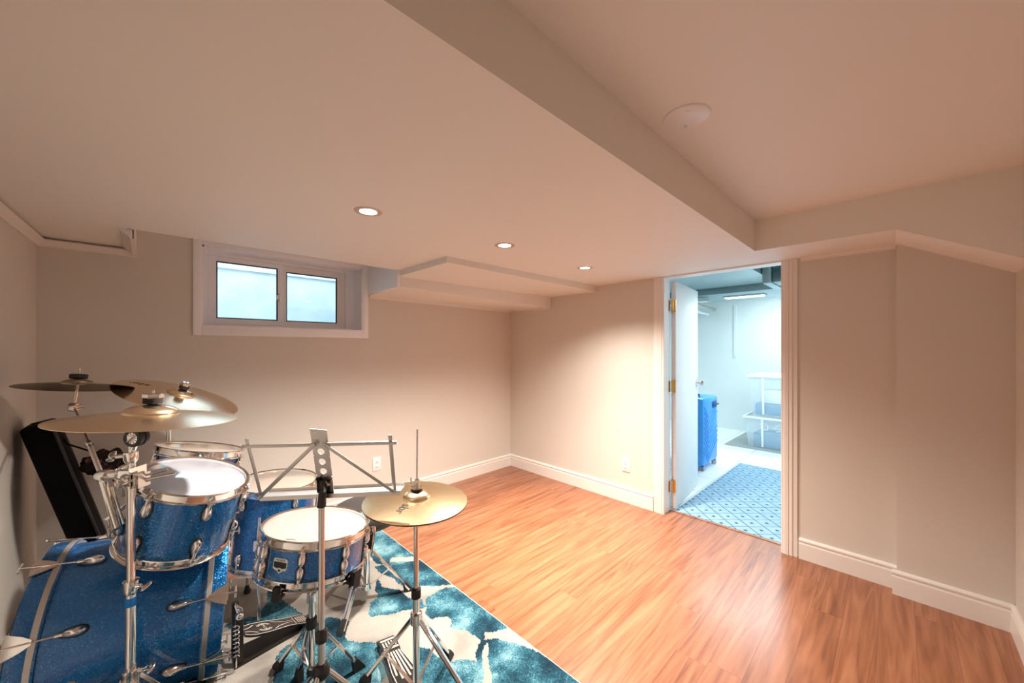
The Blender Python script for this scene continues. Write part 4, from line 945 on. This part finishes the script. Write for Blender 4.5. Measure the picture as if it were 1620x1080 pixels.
# legs of the near stand
b = BM(); lathe(b, V(P0.x, P0.y, .285), (0, 0, 1), [(0, 0), (.020, 0), (.022, .010), (.022, .040), (.016, .045), (0, .045)], 28); obj('leg_collar', b, M['chrome'], t)
collar(t, V(P0.x, P0.y, .300), .022, .035, RT + FW * .2, 'wing_bolt')
for dd in (-68, 172, 28):
    d = V(math.cos(math.radians(dd)), math.sin(math.radians(dd)), 0)
    rr = .20 if dd != 172 else .16
    strap_leg(t, V(P0.x, P0.y, .305) + d * .020, V(P0.x, P0.y, FZ + .012) + d * rr, brace_from=V(P0.x, P0.y, .13) + d * .012, w=.018)
b = BM(); tube(b, V(P0.x, P0.y, .11), V(P0.x, P0.y, .29), .0110, n=20); obj('base_tube', b, M['chrome'], t)

# far stand for the crash cymbal
P1 = at_y(267, 700, 2.66); P1.z = 0
t = thing('cymbal_stand', 'slim chrome stand behind the far rack tom holding the tilted crash', 'cymbal stand', (P1.x, P1.y, 0))
ct = cr[2] - cr[3] * .05
b = BM(); tube(b, V(P1.x, P1.y, .10), V(P1.x, P1.y, .62), .0115, n=18); obj('lower_tube', b, M['chrome'], t)
b = BM(); tube(b, V(P1.x, P1.y, .60), V(P1.x, P1.y, 1.02), .0095, n=18); obj('upper_tube', b, M['chrome'], t)
b = BM(); tube(b, V(P1.x, P1.y, 1.01), ct, .007, n=14); tube(b, ct, cr[4] - cr[3] * .01, .0045, n=12); blob(b, ct, RT, V(0, 0, 1), FW, (.016, .016, .014)); obj('tilter', b, M['chrome'], t)
for dd in (90, 215, -25):
    d = V(math.cos(math.radians(dd)), math.sin(math.radians(dd)), 0)
    strap_leg(t, V(P1.x, P1.y, .36) + d * .014, V(P1.x, P1.y, FZ + .012) + d * .22, brace_from=V(P1.x, P1.y, .14) + d * .010)
# the far tom hangs from this stand
b = BM(); path(b, [V(P1.x, P1.y, .80), V(.18, 2.50, .80), V(.185, 2.435, .80)], .009, 12); obox(b, V(P1.x, P1.y, .80), V(1, 0, 0), V(0, 1, 0), V(0, 0, 1), (.035, .035, .04), .005); obj('tom_arm', b, M['chrome'], t)

# ------------------------------------------------------------------ snare stand
S0 = V(.455, 1.562, 0)
t = thing('snare_stand', 'chrome snare stand with rubber tipped basket arms under the snare drum', 'snare stand', (S0.x, S0.y, 0))
n = SNN.normalized(); bc = SNC - n * .150
b = BM(); tube(b, V(S0.x, S0.y, .10), V(S0.x, S0.y, .40), .0110, n=18); obj('lower_tube', b, M['chrome'], t)
b = BM(); tube(b, V(S0.x, S0.y, .38), V(bc.x, bc.y, .475), .0085, n=18); lathe(b, V(S0.x, S0.y, .385), (0, 0, 1), [(0, 0), (.017, 0), (.017, .03), (0, .03)], 20)
blob(b, V(S0.x, S0.y, .44), RT, V(0, 0, 1), FW, (.018, .022, .018)); tube(b, V(S0.x, S0.y, .44), V(S0.x, S0.y, .44) - RT * .05, .006, n=12); obj('upper_tube', b, M['chrome'], t)
b = BM()
for s in (-1, 1): blob(b, V(S0.x, S0.y, .44) - RT * .062 + V(0, 0, s * .004), RT, V(0, 0, 1), FW, (.026, .006, .010))
obj('wing_nut', b, M['blackp'], t)
X_, Y_, Z_ = frame(n, V(1, 0, 0))
for dd in (222, 300, 80):
    rad = X_ * math.cos(math.radians(dd)) + Y_ * math.sin(math.radians(dd)); e = bc + rad * .182 - n * .006
    b = BM(); path(b, [V(bc.x, bc.y, .475), bc + rad * .08 - n * .03, e - n * .008], .006, 12); arm = obj('basket_arm', b, M['chrome'], t)
    b = BM(); obox(b, e + rad * .016 + n * .004, n.cross(rad), n, rad, (.024, .050, .020), .007); obox(b, e + rad * .002 - n * .012, n.cross(rad), n, rad, (.024, .014, .044), .004); obj('rubber_grip', b, M['rubber'], arm)
fa = at_z(570, 1052, FZ + .012); fb_ = at_z(472, 1068, FZ + .012)
for fp in (fa, fb_, V(S0.x - .06, S0.y + .25, FZ + .012)):
    d = V(fp.x - S0.x, fp.y - S0.y, 0).normalized()
    strap_leg(t, V(S0.x, S0.y, .30) + d * .016, fp, brace_from=V(S0.x, S0.y, .12) + d * .010)
b = BM(); lathe(b, V(S0.x, S0.y, .285), (0, 0, 1), [(0, 0), (.019, 0), (.019, .035), (0, .036)], 24); obj('leg_collar', b, M['rubber'], t)
b = BM(); lathe(b, V(S0.x, S0.y, .105), (0, 0, 1), [(0, 0), (.016, 0), (.016, .03), (0, .03)], 24); obj('brace_collar', b, M['chrome'], t)

# ------------------------------------------------------------------ drum throne
T0 = V(.845, 1.975, 0)
t = thing('drum_stool', 'round dark grey padded drum stool on a chrome tripod behind the hi-hat', 'stool', (T0.x, T0.y, 0))
b = BM(); lathe(b, V(T0.x, T0.y, .43), (0, 0, 1), [(0, 0), (.155, 0), (.168, .008), (.175, .025), (.176, .055), (.168, .075), (.150, .086), (.08, .091), (0, .092)], 80); obj('seat', b, M['seat'], t)
b = BM(); lathe(b, V(T0.x, T0.y, .415), (0, 0, 1), [(0, 0), (.05, 0), (.06, .015), (0, .016)], 32); tube(b, V(T0.x, T0.y, .24), V(T0.x, T0.y, .42), .0125, n=20); obj('seat_post', b, M['chrome'], t)
b = BM(); tube(b, V(T0.x, T0.y, .07), V(T0.x, T0.y, .30), .016, n=20); lathe(b, V(T0.x, T0.y, .27), (0, 0, 1), [(0, 0), (.021, 0), (.021, .035), (0, .036)], 24); obj('base_tube', b, M['chrome'], t)
g1 = at_z(648, 930, FZ + .012); g2 = at_z(540, 998, FZ + .012)
for fp in (g1, g2, V(T0.x - .02, T0.y + .27, FZ + .012)):
    d = V(fp.x - T0.x, fp.y - T0.y, 0).normalized()
    lg = strap_leg(t, V(T0.x, T0.y, .285) + d * .018, fp, w=.024, brace_from=V(T0.x, T0.y, .085) + d * .014, br_t=.5)
b = BM(); lathe(b, V(T0.x, T0.y, .07), (0, 0, 1), [(0, 0), (.022, 0), (.022, .03), (0, .03)], 24); obj('brace_collar', b, M['chrome'], t)

# ------------------------------------------------------------------ music stand
m0 = V(.386, 1.229, 0)
t = thing('music_stand', 'folding silver music stand with an open frame desk in front of the snare', 'music stand', (m0.x, m0.y, 0))
def tt(px, py, dpt): return EYEV + ray(px, py) * dpt
TL, TR_, BL, BR = tt(392.6, 705.4, 1.105), tt(617.6, 699.8, 1.085), tt(413, 784, 1.18), tt(624, 776.5, 1.155)
def dk_(u, v): return (TL * (1 - u) + TR_ * u) * (1 - v) + (BL * (1 - u) + BR * u) * v
dn_ = (TR_ - TL).cross(TL - BL).normalized()
if dn_.dot(FW) > 0: dn_ = -dn_
def bar(name, p, q, w=.0115, th_=.0016, rivets=True, off=0):
    p, q = p + dn_ * off, q + dn_ * off; ax = (q - p).normalized(); s_ = ax.cross(dn_)
    b = BM(); obox(b, (p + q) / 2, s_, dn_, ax, (w, th_, (q - p).length + w), .0006)
    for e in (p, q): 
        if rivets: lathe(b, e + dn_ * th_ * .5, dn_, [(0, .0018), (.0028, .0012), (.0032, 0)], 12)
    return obj(name, b, M['satin'], t)
ex = .035
pl = dk_(.47, 0); pr = dk_(.55, 0)
bar('desk_bar', dk_(-.03, 0), pl, off=.001); bar('desk_bar', pr, dk_(1.03, 0), off=.001)
bar('desk_bar', dk_(0, -.10), BL, off=-.0012); bar('desk_bar', dk_(1, -.11), BR, off=-.0012)
bar('desk_bar', pl, BL, off=.004); bar('desk_bar', pr, BR, off=.004)
# centre plate with three holes
ux = (TR_ - TL).normalized(); 
pc0 = tt(503.8, 678.5, 1.085); pc1 = tt(517, 783, 1.178); uy = (pc1 - pc0); PLn = uy.length; uy.normalize(); ux = (ux - uy * ux.dot(uy)).normalized(); un = ux.cross(uy)
if un.dot(FW) > 0: un = -un
b = BM(); w = .0245; holes = [.315, .465, .61]; hr = .0105
# strips between rows of holes, each hole ring filled with segments
def P2(x, y, h=0): return pc0 + ux * x + uy * y + un * h
def cell(y0, y1, yc):
    N = 32; ring = [(hr * math.cos(2 * PI * k / N), yc + hr * math.sin(2 * PI * k / N)) for k in range(N)]
    outr = []
    for k in range(N):
        c_, s_ = math.cos(2 * PI * k / N), math.sin(2 * PI * k / N); hx_, hy_ = w, (y1 - yc if s_ > 0 else yc - y0)
        m_ = min(hx_ / abs(c_) if abs(c_) > 1e-6 else 9, hy_ / abs(s_) if abs(s_) > 1e-6 else 9); outr.append((c_ * m_, yc + s_ * m_))
    for side_ in (0, .0016):
        A = [b.verts.new(P2(*p, side_)) for p in ring]; B = [b.verts.new(P2(*p, side_)) for p in outr]
        for k in range(N): b.faces.new((A[k], A[(k + 1) % N], B[(k + 1) % N], B[k]))
    A = [b.verts.new(P2(*p, 0)) for p in ring]; B = [b.verts.new(P2(*p, .0016)) for p in ring]
    for k in range(N): b.faces.new((A[k], A[(k + 1) % N], B[(k + 1) % N], B[k]))
def solid(y0, y1): obox(b, P2(0, (y0 + y1) / 2, .0008), ux, uy, un, (2 * w, y1 - y0, .0016))
ys = [0] + [holes[0] * PLn - .014] + [holes[0] * PLn + .0135, holes[1] * PLn - .0135]
ed = [(holes[0] - .074) * PLn, (holes[0] + holes[1]) / 2 * PLn, (holes[1] + holes[2]) / 2 * PLn, (holes[2] + .074) * PLn]
solid(0, ed[0])
for i in range(3): cell(ed[i], ed[i + 1], holes[i] * PLn)
solid(ed[3], PLn); obj('centre_plate', b, M['satin'], t, smooth=False, label='perforated centre plate')
# ledge
lx = (BR - BL).normalized(); LL = tt(411, 789, 1.18); LR = tt(634, 779, 1.150); 
b = BM(); ax = (LR - LL).normalized(); out = (V(FW.x, FW.y, 0)).normalized(); upv = V(0, 0, 1)
obox(b, (LL + LR) / 2, ax, out, upv, ((LR - LL).length, .0016, .013)); obox(b, (LL + LR) / 2 + out * .022 + V(0, 0, .0065 - .0008), ax, out, upv, ((LR - LL).length, .044, .0016)); 
obox(b, (LL + LR) / 2 + out * .044 + V(0, 0, .011), ax, out, upv, ((LR - LL).length, .0016, .010)); obj('ledge', b, M['satin'], t)
# clamp head, post, collars and legs
hd0 = tt(511, 765, 1.150)
b = BM(); obox(b, tt(514, 766, 1.165), ux, uy, un, (.038, .050, .012), .004); obox(b, hd0, RT, V(0, 0, 1), FW, (.020, .030, .022), .006); obj('clamp_block', b, M['blackp'], t)
mt_ = V(m0.x, m0.y, 0)
b = BM(); tube(b, V(m0.x, m0.y, .895 - .03), hd0, .013, .009, n=20); obj('head_sleeve', b, M['blackp'], t)
b = BM(); path(b, [hd0 - RT * .014 + V(0, 0, -.016), hd0 - RT * .004 + V(0, 0, .006), hd0 + RT * .006 + V(0, 0, .010), hd0 + RT * .018 + V(0, 0, -.006)], .0055, 12); obj('head_lever', b, M['nickel'], t)
b = BM(); tube(b, V(m0.x, m0.y, .46), V(m0.x, m0.y, .870), .0088, n=20); obj('upper_tube', b, M['satin3'] if 'satin3' in M else M['nickel'], t)
b = BM(); tube(b, V(m0.x, m0.y, .25), V(m0.x, m0.y, .475), .0105, n=20); obj('lower_tube', b, M['nickel'], t)
b = BM(); lathe(b, V(m0.x, m0.y, .455), (0, 0, 1), [(0, 0), (.016, 0), (.0175, .008), (.0175, .030), (.013, .036), (0, .036)], 24); obj('height_collar', b, M['blackp'], t)
b = BM(); lathe(b, V(m0.x, m0.y, .345), (0, 0, 1), [(0, 0), (.018, 0), (.024, .010), (.024, .028), (.016, .040), (0, .040)], 24)
q = V(m0.x, m0.y, .362); obox(b, q - RT * .028, RT, V(0, 0, 1), FW, (.020, .022, .018), .004); obj('leg_hub', b, M['blackp'], t)
b = BM(); lathe(b, V(m0.x, m0.y, .155), (0, 0, 1), [(0, 0), (.015, 0), (.015, .03), (0, .03)], 20); tube(b, V(m0.x, m0.y, .16), V(m0.x, m0.y, .26), .0105, n=16); obj('brace_collar', b, M['blackp'], t)
for dd in (-20, 100, 220):
    d = V(math.cos(math.radians(dd)), math.sin(math.radians(dd)), 0)
    a_ = V(m0.x, m0.y, .360) + d * .018; c_ = V(m0.x, m0.y, FZ + .012) + d * .30
    b = BM(); tube(b, a_, c_, .0075, n=14); lg = obj('leg', b, M['nickel'], t)
    b = BM(); mp = a_ + (c_ - a_) * .5; tube(b, V(m0.x, m0.y, .17) + d * .012, mp, .004, n=8); obj('brace', b, M['nickel'], lg)
    b = BM(); tube(b, c_ - (c_ - a_).normalized() * .03, c_ + (c_ - a_).normalized() * .004, .0105, n=14); obj('rubber_foot', b, M['rubber'], lg)

# ------------------------------------------------------------------ bass drum pedal
pt = thing('bass_pedal', 'black bass drum pedal with pale printed footboard on the rug', 'bass drum pedal', (.40, 1.99, 0))
heel = V(.560, 2.01, FZ + .018); toe = V(.300, 1.975, .118)
fb, f, up_, ax, sd_, L, outl = pedal(pt, toe, heel, .105, 0, 0, 0)
def strip(b, pts, w, h=.0088):
    for (u0, v0), (u1, v1) in zip(pts, pts[1:]):
        dx_, dy_ = (u1 - u0) * L, v1 - v0; k = math.hypot(dx_, dy_) or 1; nx_, ny_ = -dy_ / k * w / 2 / L, dx_ / k * w / 2
        b.faces.new([b.verts.new(p) for p in (f(u0 - nx_, v0 - ny_, h), f(u1 - nx_, v1 - ny_, h), f(u1 + nx_, v1 + ny_, h), f(u0 + nx_, v0 + ny_, h))])
b = BM(); 
for s in (-1, 1):
    strip(b, [(u, s * (v * .105 - .004)) for u, v in outl[:9]], .004)
    strip(b, [(.02, s * .010), (.10, s * .016), (.18, s * .034)], .004); strip(b, [(.44, s * .034), (.52, s * .018), (.64, s * .008), (.76, s * .006)], .0035)
for r_ in (.024, .031):
    strip(b, [(.31 + r_ * math.cos(q) / L, r_ * math.sin(q)) for q in [math.radians(30 + 12 * i) for i in range(11)]], .0035)
    strip(b, [(.31 + r_ * math.cos(q) / L, r_ * math.sin(q)) for q in [math.radians(210 + 12 * i) for i in range(11)]], .0035)
for i in range(5): strip(b, [(.83 + .035 * i, -.026), (.83 + .035 * i, .026)], .005)
strip(b, [(.78, -.030), (.78, .030)], .004)
text_on(b, 'DIXON', .0175, lambda u, v: f(.31 + v / L, u, .0088)); obj('print', b, M['pedalwhite'], fb, smooth=False, label='pale lettering and lines')
b = BM(); 
P = [V(.270, 1.93, FZ), V(.60, 1.985, FZ), V(.60, 2.055, FZ), V(.270, 2.055, FZ)]
prism(b, [V(.268, 1.925, FZ), V(.59, 1.975, FZ), V(.605, 2.00, FZ), V(.60, 2.055, FZ), V(.268, 2.05, FZ)], (0, 0, .010)); obj('base_plate', b, M['pedal'], pt)
b = BM(); obox(b, heel + V(.0, 0, -.008), sd_, ax, V(0, 0, 1), (.080, .050, .016), .004); obj('heel_block', b, M['pedal'], pt)
for s in (-1, 1):
    b = BM(); obox(b, V(.285, 1.990 + s * .052, .125), V(1, 0, 0), V(0, 1, 0), V(0, 0, 1), (.028, .014, .215), .004); obj('post', b, M['pedal'], pt)
b = BM(); tube(b, V(.285, 1.925, .222), V(.285, 2.055, .222), .006, n=14); blob(b, V(.285, 1.928, .222), V(1, 0, 0), V(0, 0, 1), V(0, 1, 0), (.014, .014, .010)); obj('axle', b, M['chrome'], pt)
b = BM(); path(b, [V(.285, 1.990, .235), V(.300, 1.988, .22), V(.304, 1.980, .14), toe + V(0, 0, .006)], .004, 8); obj('chain', b, M['nickel'], pt)
b = BM(); 
for i in range(14): 
    pass
path(b, [V(.270 + .010 * math.cos(q), 1.908 + .010 * math.sin(q), .07 + .14 * q / 50) for q in [i * .45 for i in range(110)]], .0016, 6); tube(b, V(.27, 1.908, .03), V(.27, 1.908, .07), .003, n=8); obj('spring', b, M['chrome'], pt)

# ------------------------------------------------------------------ case leaning on the left wall
t = thing('equipment_case', 'tall black padded case leaning on the left wall behind the drums', 'case', (-.12, 2.85, 0))
LN = V(-.262, 0, 1).normalized(); sx_ = V(1, 0, .262).normalized(); yv = V(0, 1, 0)
base_ = V(-.095, 2.805, .0); Hc = 1.02
lo_c = base_ + LN * (Hc / 2 + .012)
b = BM(); obox(b, lo_c, sx_, yv, LN, (.098, .19, Hc), .018); obj('case_body', b, M['blackcloth'], t)
b = BM()
for s in (-1, 1): path(b, [base_ + sx_ * .047 + yv * (.088 * s) + LN * .05, base_ + sx_ * .047 + yv * (.088 * s) + LN * (Hc - .02)], .006, 8)
obj('piping', b, M['seam'], t)
# printed cloth pouch hung beside it
random.seed(11)
pc = base_ + LN * .76 + sx_ * .148 + yv * .0
t = thing('cloth_pouch', 'small crumpled dark pouch with red and yellow print beside the black case', 'pouch', tuple(pc + V(0, 0, -.07)))
b = BM(); r = bmesh.ops.create_icosphere(b, subdivisions=4, radius=1)
from mathutils import noise as MN
for v in r['verts']:
    c = v.co.copy(); k = 1 + .35 * MN.noise(c * 2.1) + .16 * MN.noise(c * 6)
    v.co = pc + V(c.x * .078 * k, c.y * .05 * k, c.z * .058 * k)
obj('pouch_body', b, M['cloth'], t)
b = BM(); path(b, [pc + V(-.03, 0, .05), base_ + LN * .90 + sx_ * .056, base_ + LN * (Hc + .008) + sx_ * .03, base_ + LN * (Hc + .016) - sx_ * .02], .004, 8); path(b, [pc + V(.0, -.02, -.05), pc + V(.03, -.01, -.10), pc + V(.075, 0, -.05)], .007, 8); obj('strap', b, M['blackcloth'], t)
